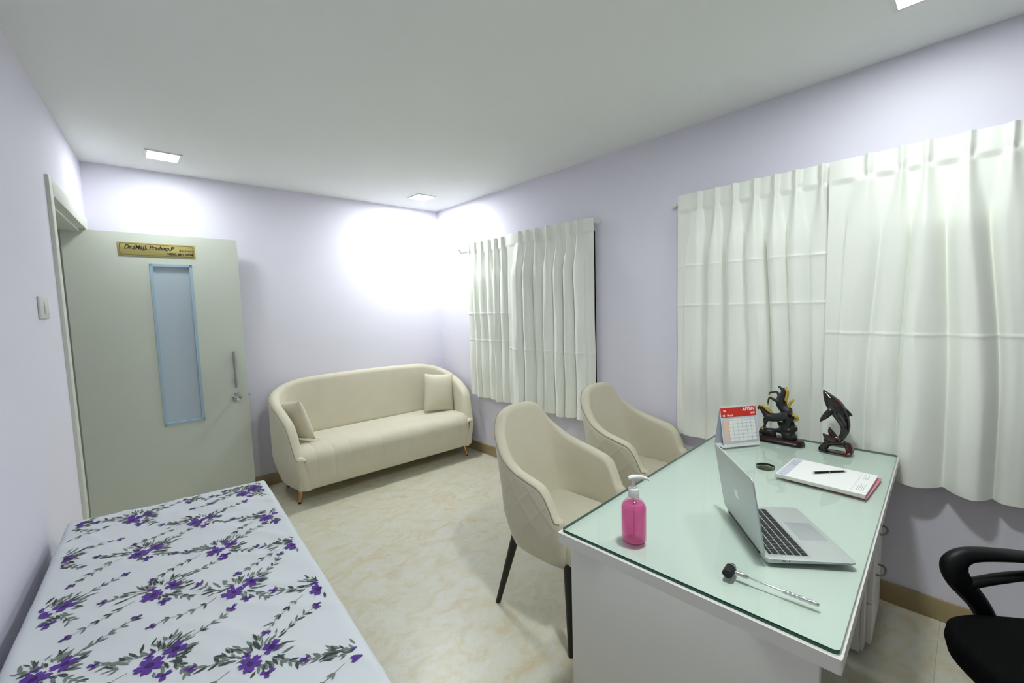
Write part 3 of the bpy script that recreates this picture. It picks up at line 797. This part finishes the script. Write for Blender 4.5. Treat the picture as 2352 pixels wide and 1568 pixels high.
rock = remesh('rock', [horse_spec([(60, 1060, .0), (160, 1110, 0), (260, 1120, 0), (330, 1200, 0), (200, 1235, 0)], [70, 85, 75, 60, 70]),
    horse_spec([(250, 1085, 0), (400, 1090, 0), (540, 1085, 0)], [50, 42, 70]),
    horse_spec([(430, 920, 0), (520, 980, 0), (620, 1060, 0), (760, 1050, 0), (840, 1050, 0)], [25, 70, 110, 90, 45]),
    horse_spec([(560, 1100, 0), (640, 1180, 0), (700, 1235, 0), (820, 1215, 0)], [80, 120, 120, 60]),
    horse_spec([(620, 800, .0), (640, 920, 0), (650, 1080, 0)], [70, 95, 120]),
    horse_spec([(90, 1200, 0), (140, 1250, 0)], [90, 60])], .0032, 'resin', hr, 2, floor=.0195)
h1 = remesh('rearing_horse', [
    horse_spec([(432, 158, .012), (470, 195, .012), (520, 232, .012), (570, 235, .012)], [20, 26, 42, 46]),
    horse_spec([(575, 222, .012), (545, 300, .012), (500, 400, .012), (470, 500, .012)], [46, 62, 85, 100]),
    horse_spec([(470, 440, .012), (490, 540, .012), (540, 620, .010), (620, 690, .006), (700, 710, .004)], [92, 100, 95, 100, 92]),
    horse_spec([(440, 400, .024), (405, 330, .026), (370, 290, .026), (290, 297, .024), (240, 300, .024), (215, 335, .024)], [38, 28, 20, 17, 15, 15]),
    horse_spec([(440, 470, -.004), (350, 430, -.006), (270, 392, -.006), (238, 440, -.006), (230, 520, -.006)], [45, 30, 20, 17, 15]),
    horse_spec([(600, 205, .012), (615, 175, .012)], [14, 4]),
    horse_spec([(690, 740, .014), (640, 830, .016), (620, 930, .016)], [70, 45, 26]),
    horse_spec([(730, 740, -.004), (735, 860, -.006), (765, 930, -.006), (800, 1000, -.006)], [70, 45, 22, 16])], .0022, 'resin', hr, 3)
h2 = remesh('galloping_horse', [
    horse_spec([(42, 612, -.026), (70, 585, -.026), (100, 565, -.026)], [22, 32, 40]),
    horse_spec([(90, 560, -.026), (150, 630, -.026), (215, 720, -.024), (250, 770, -.022)], [36, 48, 70, 86]),
    horse_spec([(230, 775, -.022), (350, 795, -.022), (480, 790, -.022), (600, 770, -.022), (690, 765, -.022)], [92, 88, 82, 92, 90]),
    horse_spec([(190, 810, -.010), (158, 850, -.010), (162, 930, -.010), (180, 1005, -.010)], [38, 24, 20, 17]),
    horse_spec([(235, 840, -.034), (205, 930, -.034), (160, 1010, -.034)], [40, 24, 16]),
    horse_spec([(690, 800, -.032), (700, 880, -.034), (690, 960, -.034), (700, 1025, -.034)], [70, 42, 24, 18]),
    horse_spec([(450, 800, -.03), (470, 870, -.03), (480, 900, -.03)], [50, 24, 16]),
    horse_spec([(75, 545, -.026), (62, 520, -.026)], [14, 4])], .0022, 'resin', hr, 3)
def wavy(pts, rad, seed, name, par):
    rnd = random.Random(seed); specs = []
    for k_ in range(7):
        q = [(x+rnd.uniform(-14, 14), y+rnd.uniform(-12, 12), d+rnd.uniform(-.004, .004)) for x, y, d in pts]
        specs.append(horse_spec(q, [r*rnd.uniform(.5, .8) for r in rad]))
    o_ = remesh(name, specs, .0014, 'gold_resin', par, 1, 8); o_['label'] = 'gold painted '+name
wavy([(585, 205, .008), (635, 270, .004), (625, 370, 0), (600, 440, 0), (610, 500, .002)], [28, 34, 36, 34, 14], 1, 'mane', h1)
wavy([(640, 640, -.006), (672, 560, -.006), (710, 490, -.006), (765, 445, -.006)], [20, 32, 30, 22], 2, 'tail', h1)
wavy([(85, 528, -.032), (170, 552, -.034), (255, 600, -.036), (300, 650, -.036), (350, 690, -.036)], [22, 30, 34, 32, 14], 3, 'mane', h2)
wavy([(765, 745, -.022), (835, 770, -.022), (875, 820, -.022), (840, 870, -.022), (800, 860, -.022)], [20, 26, 30, 26, 18], 4, 'tail', h2)
for cx, cy, d, par in ((212, 345, .024, h1), (232, 530, -.006, h1), (805, 1005, -.006, h1), (185, 1012, -.010, h2), (160, 1015, -.034, h2), (700, 1030, -.034, h2)):
    tube('hoof', [inv @ Hc(cx, cy-12, d), inv @ Hc(cx, cy+14, d)], [17*HS, 24*HS], 'gold_resin', par, 10)

# leaping dolphin, glazed ceramic
DX = 2.45
dl = thing('dolphin_figurine', 'glossy dark brown ceramic dolphin leaping from a wave base', 'figurine', (DX, .425, GZ))
dinv = Matrix.Translation((-DX, -.425, -GZ))
def Dc(cx, cy, dx=0): return dinv @ (on_x(1870+cx*.11481, 880+cy*.11481, DX) + Vector((dx, 0, 0)))
DS = .000262
def dspec(pts, rad, n=5):
    return (smoothpath([Dc(*p) for p in pts], n), [tuple(v*DS for v in r) if isinstance(r, tuple) else r*DS for r in lerp_list(rad, n)], Vector((1, 0, 0)))
# (first radius: across the body along x, second: in the plane of the picture)
bd = remesh('dolphin_body', [dspec([(188, 128), (230, 200), (300, 300), (370, 390), (440, 490), (510, 600), (570, 710), (612, 820), (620, 920), (590, 1020), (530, 1100), (440, 1130)], [(10, 10), (40, 45), (80, 92), (100, 122), (105, 134), (100, 122), (85, 105), (70, 86), (58, 70), (48, 58), (44, 46), (36, 34)]),
    dspec([(540, 540), (640, 590), (720, 630), (775, 660)], [(34, 90), (20, 66), (12, 36), (5, 8)]),
    dspec([(360, 530, -.022), (290, 600, -.036), (215, 670, -.044), (160, 732, -.048)], [(34, 60), (22, 56), (14, 40), (6, 10)]),
    dspec([(420, 500, .022), (300, 500, .034), (230, 530, .04)], [(30, 50), (18, 36), (6, 10)]),
    dspec([(460, 1130), (390, 1060), (330, 960), (305, 868)], [(30, 50), (20, 62), (14, 48), (5, 8)]),
    dspec([(440, 1140, -.01), (330, 1090, -.018), (250, 1030, -.022), (198, 975, -.024)], [(34, 50), (22, 56), (16, 44), (6, 10)])], .0026, 'ceramic', dl, 3)
remesh('wave_base', [dspec([(85, 1325, 0), (150, 1280, -.002), (230, 1225, 0), (340, 1190, 0), (450, 1190, 0), (560, 1190, 0), (660, 1210, 0), (715, 1195, 0)], [(30, 18), (60, 46), (70, 58), (60, 48), (60, 46), (70, 52), (55, 40), (16, 8)]),
    dspec([(660, 1210, 0), (690, 1290, .004), (715, 1370, .004), (700, 1400, .006)], [(60, 60), (75, 62), (85, 56), (80, 50)]),
    dspec([(110, 1330, -.006), (250, 1360, -.008), (420, 1390, -.008), (600, 1420, -.006), (720, 1410, .004)], [(70, 26), (95, 38), (110, 42), (115, 44), (90, 44)]),
    dspec([(240, 1240, 0), (215, 1310, 0)], [(70, 50), (80, 40)]),
    dspec([(280, 1180, 0), (230, 1130, 0), (180, 1100, 0)], [(50, 50), (30, 34), (8, 8)])], .0026, 'ceramic', dl, 3, floor=.0004)

# notepad with pink backing board, and the pen lying on it
pc = DKI @ Vector((2.048, .384, GZ)); 
npd = thing('notepad', 'thick white notepad with pink backing card on the desk', 'notepad', (2.048, .384, GZ), math.radians(-1.2))
bmx = Matrix.Rotation(math.radians(-1.6), 4, 'Z')
box('backing_card', (-.119, -.151, .0003), (.145, .138, .0022), 'pink_card', npd, .0006, mtx=bmx)
box('page_block', (-.124, -.144, .0022), (.124, .144, .0160), 'paper_edge', npd, .0008)
tp = box('top_page', (-.1245, -.1445, .0160), (.1245, .1445, .0163), 'paper', npd)
def marks(name, rects, z, m, parent):
    V, Fc = [], []
    for x0, x1, y0, y1 in rects:
        k_ = len(V); V += [(x0, y0, z), (x1, y0, z), (x1, y1, z), (x0, y1, z)]; Fc.append((k_, k_+1, k_+2, k_+3))
    return tag(pyd(name, V, Fc, m, parent), kind='stuff' if len(rects) > 1 else None)
marks('letterhead_panel', [(-.12, .12, .108, .1405)], .01645, 'lavender_card', tp)
marks('printed_lines', [(.02+.0*k_, .02+.085-.018*(k_ % 2), .134-.007*k_, .1355-.007*k_) for k_ in range(4)] + [(-.11, -.075, .118, .1185), (-.112, -.10, .124, .129), (-.085, -.06, .126, .1275)], .0166, 'grey_print', tp)
marks('printed_lines', [(-.10, .10, -.0985, -.0978)] + [(.045, .095-.02*(k_ % 2), -.112-.006*k_, -.1108-.006*k_) for k_ in range(3)] + [(-.09, -.03+.015*(k_ % 2), -.112-.006*k_, -.1108-.006*k_) for k_ in range(4)], .0166, 'grey_print', tp)
q0, q1 = on_z(1868, 1085, GZ+.021), on_z(1947, 1081, GZ+.021)
pn = thing('ballpoint_pen', 'black ballpoint pen with silver trim lying on the notepad', 'pen', q0, math.atan2(q1.y-q0.y, q1.x-q0.x))
pl2 = (q1-q0).length
tube('barrel', [(.004, 0, 0), (pl2*.45, 0, 0), (pl2*.88, 0, 0)], [.0046, .0045, .0034], 'black_plastic', pn, 14)
tube('cap_ring', [(pl2*.44, 0, 0), (pl2*.46, 0, 0)], .0049, 'chrome', pn, 14)
tube('tip', [(pl2*.88, 0, 0), (pl2*.96, 0, 0), (pl2, 0, 0)], [.0034, .0018, .0006], 'chrome', pn, 12)
tube('push_button', [(-.001, 0, 0), (.004, 0, 0)], .0049, 'chrome', pn, 12)

# laptop
LPW, LPD = .322, .226
lb1, lb2 = on_z(1757, 1278, GZ+.012), on_z(1672, 1165, GZ+.012)
lax = (lb2-lb1).normalized(); lfr = Vector((lax.y, -lax.x, 0))
lc = lb1 + lax*(LPW/2-.012)
# local axes: x along the hinge (away from the camera), y towards the back of the lid
lt = thing('laptop', 'open silver laptop on the desk, seen from behind its lid', 'laptop', (lc.x, lc.y, GZ), math.atan2(lax.y, lax.x))
def rplate(name, w, d, z0, z1, rc, m, parent, y0=0.0, taper=0.0, mtx=None, bev=.001):
    ring = []
    for cx, cy, a0 in ((w/2-rc, y0-rc, 0), (-w/2+rc, y0-rc, 90), (-w/2+rc, y0-d+rc, 180), (w/2-rc, y0-d+rc, 270)):
        for k_ in range(6): a = math.radians(a0+18*k_); ring.append((cx+rc*math.cos(a), cy+rc*math.sin(a)))
    def zlow(y): return z0 + taper*((y0-y)/d)
    V = []; n_ = len(ring)
    for ins, hi in ((bev, 0), (0, 0), (0, 1), (bev, 1)):
        for x, y in ring:
            sx2 = x*(1-2*ins/w); sy2 = (y-(y0-d/2))*(1-2*ins/d)+(y0-d/2)
            zl = zlow(y); z = zl if not hi else z1
            if hi == 0 and ins == 0: z += bev*.6
            if hi == 1 and ins == 0: z -= bev*.6
            V.append((sx2, sy2, z))
    Fc = [tuple(reversed(range(n_))), tuple(3*n_+k_ for k_ in range(n_))]
    for i in range(3):
        for k_ in range(n_): a, b_ = i*n_+k_, i*n_+(k_+1) % n_; Fc.append((a, b_, b_+n_, a+n_))
    if mtx is not None: V = [mtx @ Vector(p) for p in V]
    return pyd(name, V, Fc, m, parent, True, 35)
# base: front is towards -y locally (typing side), y0 = hinge edge
base = rplate('keyboard_base', LPW, LPD, .001, .0135, .012, 'alu', lt, .0, taper=.0085)
box('keyboard_well', (-.142, -.122, .01345), (.142, -.012, .0138), 'alu_dark', base)
kp = .0188
rows = [(-.019, [1.0]*14, .0085), (-.0335, [1.0]*13+[1.5], .0150), (-.052, [1.5]+[1.0]*13, .0150), (-.0705, [1.8]+[1.0]*11+[1.8], .0150), (-.089, [2.35]+[1.0]*10+[2.35], .0150), (-.1085, [1, 1, 1, 1.3, 5.1, 1.3, 1, .9, .9, .9], .0160)]
keymeshes = {}
for y, ws, kd in rows:
    tot = sum(ws); unit = .276/tot; x = .138
    for wv in ws:
        w2 = wv*unit; key = (round(w2, 4), kd)
        if key not in keymeshes:
            bm = bmesh.new(); add_box(bm, (-w2/2+.0014, -kd/2, .0138), (w2/2-.0014, kd/2, .0150), .0004, 1)
            me = bpy.data.meshes.new('key'); bm.to_mesh(me); bm.free(); me.materials.append(M['key']); keymeshes[key] = me
        o_ = bpy.data.objects.new('key', keymeshes[key]); C.objects.link(o_); o_.parent = base; o_.location = (x-w2/2, y, 0); x -= w2
rplate('trackpad', .105, .075, .01345, .0137, .003, 'alu_dark', base, -.137, bev=.0001)
for xx, w2, m_ in ((-.024, .013, 'alu_dark'), (-.043, .010, 'black_plastic'), (-.058, .003, 'black_plastic')):
    box('port', (-LPW/2-.0004, xx-w2/2, .0075), (-LPW/2+.002, xx+w2/2, .0105), m_, base)
LIDA = math.radians(99)
lm = Matrix.Translation((0, .001, .0135)) @ Matrix.Rotation(-(LIDA-math.pi), 4, 'X')
# lid plate built lying from y=0 to y=-d, then swung up about the hinge
lm = Matrix.Translation((0, .0015, .012)) @ Matrix.Rotation(-LIDA, 4, 'X')
lid = rplate('lid', LPW, LPD-.003, .0, .0045, .014, 'alu', lt, -.004, mtx=lm, bev=.0012)
scr = rplate('screen', LPW-.02, LPD-.03, -.0003, .0, .004, 'screen', lid, -.016, mtx=lm, bev=.0001)
tube('hinge', [(-.12, .002, .009), (.12, .002, .009)], .0045, 'black_plastic', lt, 10)
# fruit emblem on the lid: bitten outline and leaf, on the outside face
pts_ = []
for k_ in range(48):
    a = 2*math.pi*k_/48 + math.pi/2; r = .0168*(1+.06*math.cos(2*(a-math.pi/2))*-1)
    x, y = r*math.cos(a)*.98, r*math.sin(a)*1.03
    if y > .010: y -= .0045*math.exp(-(x/.004)**2)
    if y < -.010: y += .0028*math.exp(-(x/.004)**2)
    x *= 1-.10*sstep(0, -.017, y)
    bx2, by2 = .0205, .0025; d = math.hypot(x-bx2, y-by2)
    if d < .0088: s_ = .0088/d; x, y = bx2+(x-bx2)*s_, by2+(y-by2)*s_
    pts_.append((x, y))
leaf_ = [(.0005+.0045*math.sin(t)*.55+.0028*(1-math.cos(t))*.5*0+.006*t/math.pi*.55, .0195+.0085*t/math.pi+.002*math.sin(t)) for t in np.linspace(0, math.pi, 8)] 
leaf_ += [(.0005-.0002*math.sin(t)+.006*t/math.pi*.55, .0195+.0085*t/math.pi-.0022*math.sin(t)*0) for t in np.linspace(math.pi, 0, 8)[1:-1]]
mid = -.004-(LPD-.003)/2
# seen from behind the lid, left-right is mirrored: local x is flipped
V = [lm @ Vector((-x, mid-y, .0048)) for x, y in pts_] + [lm @ Vector((-x, mid-y, .0048)) for x, y in leaf_]
pyd('lid_emblem', V, [tuple(range(48)), tuple(48+k_ for k_ in range(len(leaf_)))], 'white_print', lid)

# reflex hammer
e0, e1 = on_z(1676, 1309, GZ+.012), on_z(1882, 1389, GZ+.008)
hm = thing('reflex_hammer', 'chrome reflex hammer with black rubber head on the desk front edge', 'hammer', (e0.x, e0.y, GZ), math.atan2(e1.y-e0.y, e1.x-e0.x))
HL = (e1-e0).length
V, Fc = tube_vf([(.0, -.024, .012), (.0, -.022, .012), (.0, -.012, .012), (.0, .014, .012), (.0, .026, .012), (.0, .031, .012)], [(.006, .008), (.0105, .0125), (.0115, .0135), (.0115, .0135), (.007, .008), (.003, .004)], 18)
hd = pyd('rubber_head', V, Fc, 'rubber', hm, True, 50)
tube('head_ring', [(.0, .008, .012), (.0, .013, .012)], (.0125, .0142) and [.0135, .0135], 'chrome', hd, 18)
tube('neck', [(.010, 0, .012), (.017, 0, .012), (.018, 0, .0118), (.042, 0, .0112), (.044, 0, .011)], [.003, .003, .0052, .0052, .003], 'steel', hm, 14)
tube('shaft', [(.042, 0, .011), (HL*.62, 0, .0085)], [.0026, .0026], 'chrome', hm, 12)
gp = [];gr_ = []
for k_ in range(26):
    t = k_/25; gp.append((HL*(.62+.38*t), 0, .0085-.0015*t)); gr_.append(.0052 if t < .93 and (k_ // 3) % 2 == 0 else .0046)
gr_[-1] = .003
tube('grip', gp, gr_, 'chrome', hm, 14)

# ------------------------------------------------------------------ office chair
Fd = Vector((-.6, .8, 0)).normalized()
oc = thing('office_chair', 'black office chair with loop armrests at the right edge', 'office chair', (1.75, -.258, 0), math.atan2(Fd.y, Fd.x)-math.pi/2)
# local: +y is the sitter's front, +x the sitter's right
def rounded_pad(name, w, d, z0, z1, rc, m, parent, crown=.012, wf=1.0):
    V, Fc = [], []; NR, NA = 6, 48
    zs = [(z0, .90), (z0+.008, .97), ((z0+z1)/2, 1.0), (z1-.012, .985), (z1-.003, .95), (z1, .88)]
    for z, s in zs:
        for k_ in range(NA):
            a = 2*math.pi*k_/NA; c, s_ = math.cos(a), math.sin(a); e_ = 2/3.6
            V.append((math.copysign(abs(c)**e_, c)*w/2*s*(1+ (wf-1)*s_), math.copysign(abs(s_)**e_, s_)*d/2*s, z))
    for r in (.6, .3):
        for k_ in range(NA):
            p = V[5*NA+k_]; V.append((p[0]*r, p[1]*r, z1+crown*(1-r*r)))
    V.append((0, 0, z1+crown)); 
    for i in range(7):
        for k_ in range(NA): a, b_ = i*NA+k_, i*NA+(k_+1) % NA; Fc.append((a, b_, b_+NA, a+NA))
    for k_ in range(NA): Fc.append((7*NA+k_, 7*NA+(k_+1) % NA, len(V)-1))
    Fc.append(tuple(reversed(range(NA))))
    return pyd(name, V, Fc, m, parent, True, 60)
rounded_pad('seat', .50, .49, .43, .515, .1, 'black_fabric', oc)
for s in (1, -1):
    X0 = s*.262; AZ = .012
    arm = smoothpath([(X0, .035, .44), (X0, .075, .52), (X0+s*.005, .130, .595), (X0+s*.008, .138, .640), (X0+s*.008, .100, .672), (X0+s*.006, .0, .680), (X0+s*.004, -.08, .676), (X0, -.16, .666), (X0-s*.004, -.21, .64)], 6); arm = [p+Vector((0, 0, AZ)) for p in arm]
    rd = lerp_list([(.020, .026), (.020, .028), (.024, .034), (.026, .036), (.024, .024), (.030, .016), (.030, .014), (.028, .013), (.02, .012)], 6)
    aa = tube('armrest', arm, rd, 'black_plastic', oc, 16, up=Vector((1, 0, 0)))
    tube('arm_brace', smoothpath([(X0, -.20, .645), (X0, -.08, .640), (X0, .02, .62), (X0, .115, .59)], 5), lerp_list([(.018, .012), (.018, .012), (.02, .014), (.018, .016)], 5), 'black_plastic', aa, 12, up=Vector((1, 0, 0)))
    tube('arm_bracket', [(s*.12, .04, .398), (s*.25, .05, .40), (X0, .035, .45)], [(.012, .03), (.012, .03), (.018, .026)], 'black_plastic', aa, 10, up=Vector((0, 1, 0)))
tube('back_support', smoothpath([(0, -.12, .395), (0, -.27, .40), (0, -.30, .5), (0, -.30, .7)], 5), lerp_list([(.03, .012), (.03, .012), (.03, .014), (.03, .012)], 5), 'black_plastic', oc, 12, up=Vector((1, 0, 0)))
V, Fc = [], []
for j in range(13):
    for i in range(17):
        u, v = i/8-1, j/12; hw = .22*(1-.18*abs(2*v-1)**3)
        V.append((u*hw, -.265-.03*(1-u*u)-.05*v*v, .52+.50*v))
for j in range(12):
    for i in range(16): a = j*17+i; Fc.append((a, a+1, a+18, a+17))
bk_ = pyd('backrest', V, Fc, 'black_fabric', oc, True); bk_.modifiers.new('t', 'SOLIDIFY').thickness = .02
tube('gas_column', [(0, 0, .40), (0, 0, .24), (0, 0, .24), (0, 0, .09)], [.02, .02, .028, .028], 'black_plastic', oc, 16)
tubes('star_base', [([(0, 0, .105), (.15*math.cos(a), .15*math.sin(a), .095), (.28*math.cos(a), .28*math.sin(a), .07)], [(.022, .026), (.017, .02), (.012, .014)]) for a in [math.radians(72*k_+18) for k_ in range(5)]], 'black_plastic', oc, 10)
for k_ in range(5):
    a = math.radians(72*k_+18); c_, s_ = math.cos(a), math.sin(a); p = Vector((.28*c_, .28*s_, .029)); n_ = Vector((-s_, c_, 0))*.02
    tube('caster', [p-n_, p+n_], .029, 'black_plastic', oc, 16)

# ------------------------------------------------------------------ examination bed with printed sheet
BR = math.radians(3.3); BZ = .72
far = on_z(607, 1096, BZ)
bl = Vector((math.sin(BR), math.cos(BR), 0)); bw = Vector((math.cos(BR), -math.sin(BR), 0))
BW, BL = .665, 1.86
bc = far - bl*(BL/2) - bw*(BW/2); bc.z = 0
BM = Matrix.Translation((bc.x, bc.y, 0)) @ Matrix.Rotation(-BR, 4, 'Z'); BMI = BM.inverted()
bd_ = thing('examination_bed', 'narrow examination bed along the left wall, under the floral sheet', 'bed', bc, -BR)
box('mattress', (-BW/2+.012, -BL/2+.012, .60), (BW/2-.012, BL/2-.012, BZ-.008), 'mattress', bd_, .02, 3)
bm = bmesh.new()
for lo, hi in (((-.30, -.90, .555), (-.26, .90, .599)), ((.26, -.90, .555), (.30, .90, .599)), ((-.30, .86, .555), (.30, .90, .599)), ((-.30, -.90, .555), (.30, -.86, .599))): add_box(bm, lo, hi)
bm_obj('bed_frame', bm, 'steel_paint', bd_)
for sx_ in (-1, 1):
    for sy_ in (-1, 1): tube('leg', [(sx_*.28, sy_*.87, .575), (sx_*.28, sy_*.87, 0)], .019, 'steel_paint', bd_, 14)
def skewv(u, v): return v + (-.055*u if v > 0 else 0)*max(0, v)/(BL/2)
def sheet_z(u, v):
    n_ = noise.noise(Vector((u*3.2+v*2.0, v*2.4-u*1.2, 3.1)))
    n2_ = noise.noise(Vector(((u*.8+v*.6)*9, (v*.8-u*.6)*2.2, 7.7)))
    w_ = 1-abs(n2_)*2.2
    rough_ = .005*n_ + .006*max(0, w_-.60)*2
    return BZ + rough_
sh_ = thing('bed_sheet', 'white bed sheet printed with purple flowers and grey leaves', 'bed sheet', bc, -BR)
RC = .022; DROP = .20
def profile(L_):                      # arc-length stations across, with rounded edges and hanging sides
    st = [(-L_/2-.004, -DROP)] + [(-L_/2-.003, -DROP*k_/4) for k_ in (3, 2, 1)]
    st += [(-L_/2+RC-RC*math.cos(math.radians(a))-.002, -RC+RC*math.sin(math.radians(a))) for a in (0, 30, 60)]
    inner = [(x, 0.0) for x in np.linspace(-L_/2+RC, L_/2-RC, int(L_/.011))]
    return st + inner + [(-x, z) for x, z in reversed(st)]
PU, PV = profile(BW), profile(BL)
def sheet_point(u, du, v, dv):
    s = min(du, dv) if (du < 0 and dv < 0) else du+dv
    x, y = u, skewv(u, v)
    fl = .010*math.sin(v*17+1)*(min(1, -du/.1) if du < 0 else 0); fl2 = .010*math.sin(u*15)*(min(1, -dv/.1) if dv < 0 else 0)
    x += math.copysign(max(0, fl)+ .012*min(1, max(0, -du-.03)/.15), u) if du < -.03 else 0
    y += math.copysign(max(0, fl2)*.6, v) if dv < -.03 else 0
    return (x, y, sheet_z(x, y)*(1 if s > -.02 else 0)+(BZ if s <= -.02 else 0)+s)
V = [sheet_point(u, du, v, dv) for (v, dv) in PV for (u, du) in PU]
nu_ = len(PU); Fc = [(j*nu_+i, j*nu_+i+1, (j+1)*nu_+i+1, (j+1)*nu_+i) for j in range(len(PV)-1) for i in range(nu_-1)]
pyd('sheet_cloth', V, Fc, 'sheet_white', sh_, True)
# printed motif: flat leaf and petal shapes that follow the cloth
PR = {'purple_print': ([], []), 'deep_purple': ([], []), 'leaf_grey': ([], []), 'leaf_dark': ([], [])}
layer = {'leaf_grey': .0011, 'leaf_dark': .0014, 'purple_print': .0017, 'deep_purple': .0020}
def put(m_, outline):
    if any(abs(x) > BW/2-.024 or not (-BL/2+.03 < y < BL/2-.03+.055*-x*1) for x, y in outline): return
    V_, F_ = PR[m_]; k_ = len(V_)
    cx = sum(p[0] for p in outline)/len(outline); cy = sum(p[1] for p in outline)/len(outline)
    for x, y in [(cx, cy)] + list(outline): V_.append((x, y, sheet_z(x, y)+layer[m_]))
    n_ = len(outline)
    for i in range(n_): F_.append((k_, k_+1+i, k_+1+(i+1) % n_))
def leaf(m_, x, y, a, L_, w_):
    c, s = math.cos(a), math.sin(a); pts_ = []
    for t, h_ in ((0, 0), (.25, .8), (.5, 1), (.78, .55), (1, 0), (.78, -.5), (.5, -.9), (.25, -.75)):
        px, py = t*L_, h_*w_/2; pts_.append((x+px*c-py*s, y+px*s+py*c))
    put(m_, pts_)
def stem(x0, y0, x1, y1, w_=.0013, bend=0):
    P = [Vector((x0+(x1-x0)*t, y0+(y1-y0)*t)) + Vector((-(y1-y0), x1-x0))*bend*math.sin(math.pi*t) for t in (0, .25, .5, .75, 1)]
    for a, b_ in zip(P, P[1:]):
        d = b_-a
        if d.length: n_ = Vector((-d.y, d.x)).normalized()*w_/2; put('leaf_grey', [tuple(a+n_), tuple(a-n_), tuple(b_-n_), tuple(b_+n_)])
    return P
def flower(x, y, r, rot, rnd, petals=5):
    for k_ in range(petals):
        a = rot+2*math.pi*k_/petals; L_ = r*rnd.uniform(.8, 1.1); pts_ = []
        for t, h_ in ((0, .10), (.4, .34), (.8, .42), (1.05, .22), (.9, .02), (1.1, -.22), (.78, -.36), (.4, -.30), (0, -.10)):
            pts_.append((x+L_*(t*math.cos(a)-h_*math.sin(a)), y+L_*(t*math.sin(a)+h_*math.cos(a))))
        put('purple_print', pts_)
    put('deep_purple', [(x+r*.34*math.cos(a)*rnd.uniform(.7, 1.2), y+r*.34*math.sin(a)*rnd.uniform(.7, 1.2)) for a in np.linspace(0, 2*math.pi, 9)[:-1]])
def sprig(x, y, a, n_, step, rnd, size=.026, bud=True):
    for k_ in range(n_):
        a += rnd.uniform(-.22, .22); nx, ny = x+step*math.cos(a), y+step*math.sin(a)
        stem(x, y, nx, ny)
        for s in (-1, 1):
            leaf('leaf_grey' if rnd.random() < .7 else 'leaf_dark', nx, ny, a+s*rnd.uniform(.35, .9), size*rnd.uniform(.7, 1.15), size*.28)
        if rnd.random() < .5: leaf('leaf_grey', nx, ny, a, size*.9, size*.26)
        x, y = nx, ny
    if bud: flower(x+.012*math.cos(a), y+.012*math.sin(a), .012, a, rnd, 3)
def cluster(x, y, rnd):
    for k_ in range(44):
        a = rnd.uniform(.25, 3.0); r = rnd.uniform(.012, .066)
        leaf(rnd.choice(['leaf_grey', 'leaf_grey', 'leaf_dark']), x+r*math.cos(a)*1.25, y+.012+r*math.sin(a)*.75, a+rnd.uniform(-.7, .7), rnd.uniform(.018, .036), rnd.uniform(.004, .008))
    for k_ in range(18):
        a = rnd.uniform(-1.7, .3); r = rnd.uniform(.03, .06)
        leaf(rnd.choice(['leaf_grey', 'leaf_dark']), x+r*math.cos(a), y+r*math.sin(a)*.8, a+rnd.uniform(-.6, .6), rnd.uniform(.018, .032), .007)
    flower(x-.012, y-.012, .027, rnd.uniform(0, 6), rnd); flower(x+.034, y+.008, .023, rnd.uniform(0, 6), rnd, 4)
    flower(x-.014, y+.022, .012, 1, rnd, 3)
    flower(x+.012, y-.066, .017, 2.4, rnd, 3)
    sprig(x-.045, y+.03, 2.6+rnd.uniform(-.2, .2), 3, .022, rnd); 
    sprig(x-.05, y-.005, 3.5+rnd.uniform(-.15, .15), 5, .026, rnd, .022)
    sprig(x+.06, y+.035, .55+rnd.uniform(-.2, .2), 4, .024, rnd, .022)
    sprig(x+.03, y-.03, -1.0, 3, .02, rnd, .024, False)
px_cl = [(328, 1268), (504, 1260), (364, 1361), (547, 1354), (360, 1514), (587, 1510), (117, 1299), (106, 1408), (98, 1549), (313, 1191), (457, 1197), (618, 1186), (680, 1248), (739, 1346), (841, 1494), (426, 1143), (563, 1131), (149, 1217), (592, 1118)]
rnd = random.Random(11)
for p in px_cl:
    q = BMI @ on_z(p[0], p[1], BZ); cluster(q.x, q.y, rnd)
for v in np.arange(-.62, -.95, -.24):
    for u in (-.22, .02, .25): cluster(u+rnd.uniform(-.02, .02), v+rnd.uniform(-.03, .03), rnd)
for m_, nm in (('leaf_grey', 'leaf_print'), ('leaf_dark', 'dark_leaf_print'), ('purple_print', 'petal_print'), ('deep_purple', 'flower_centre_print')):
    tag(pyd(nm, PR[m_][0], PR[m_][1], m_, sh_), kind='stuff')
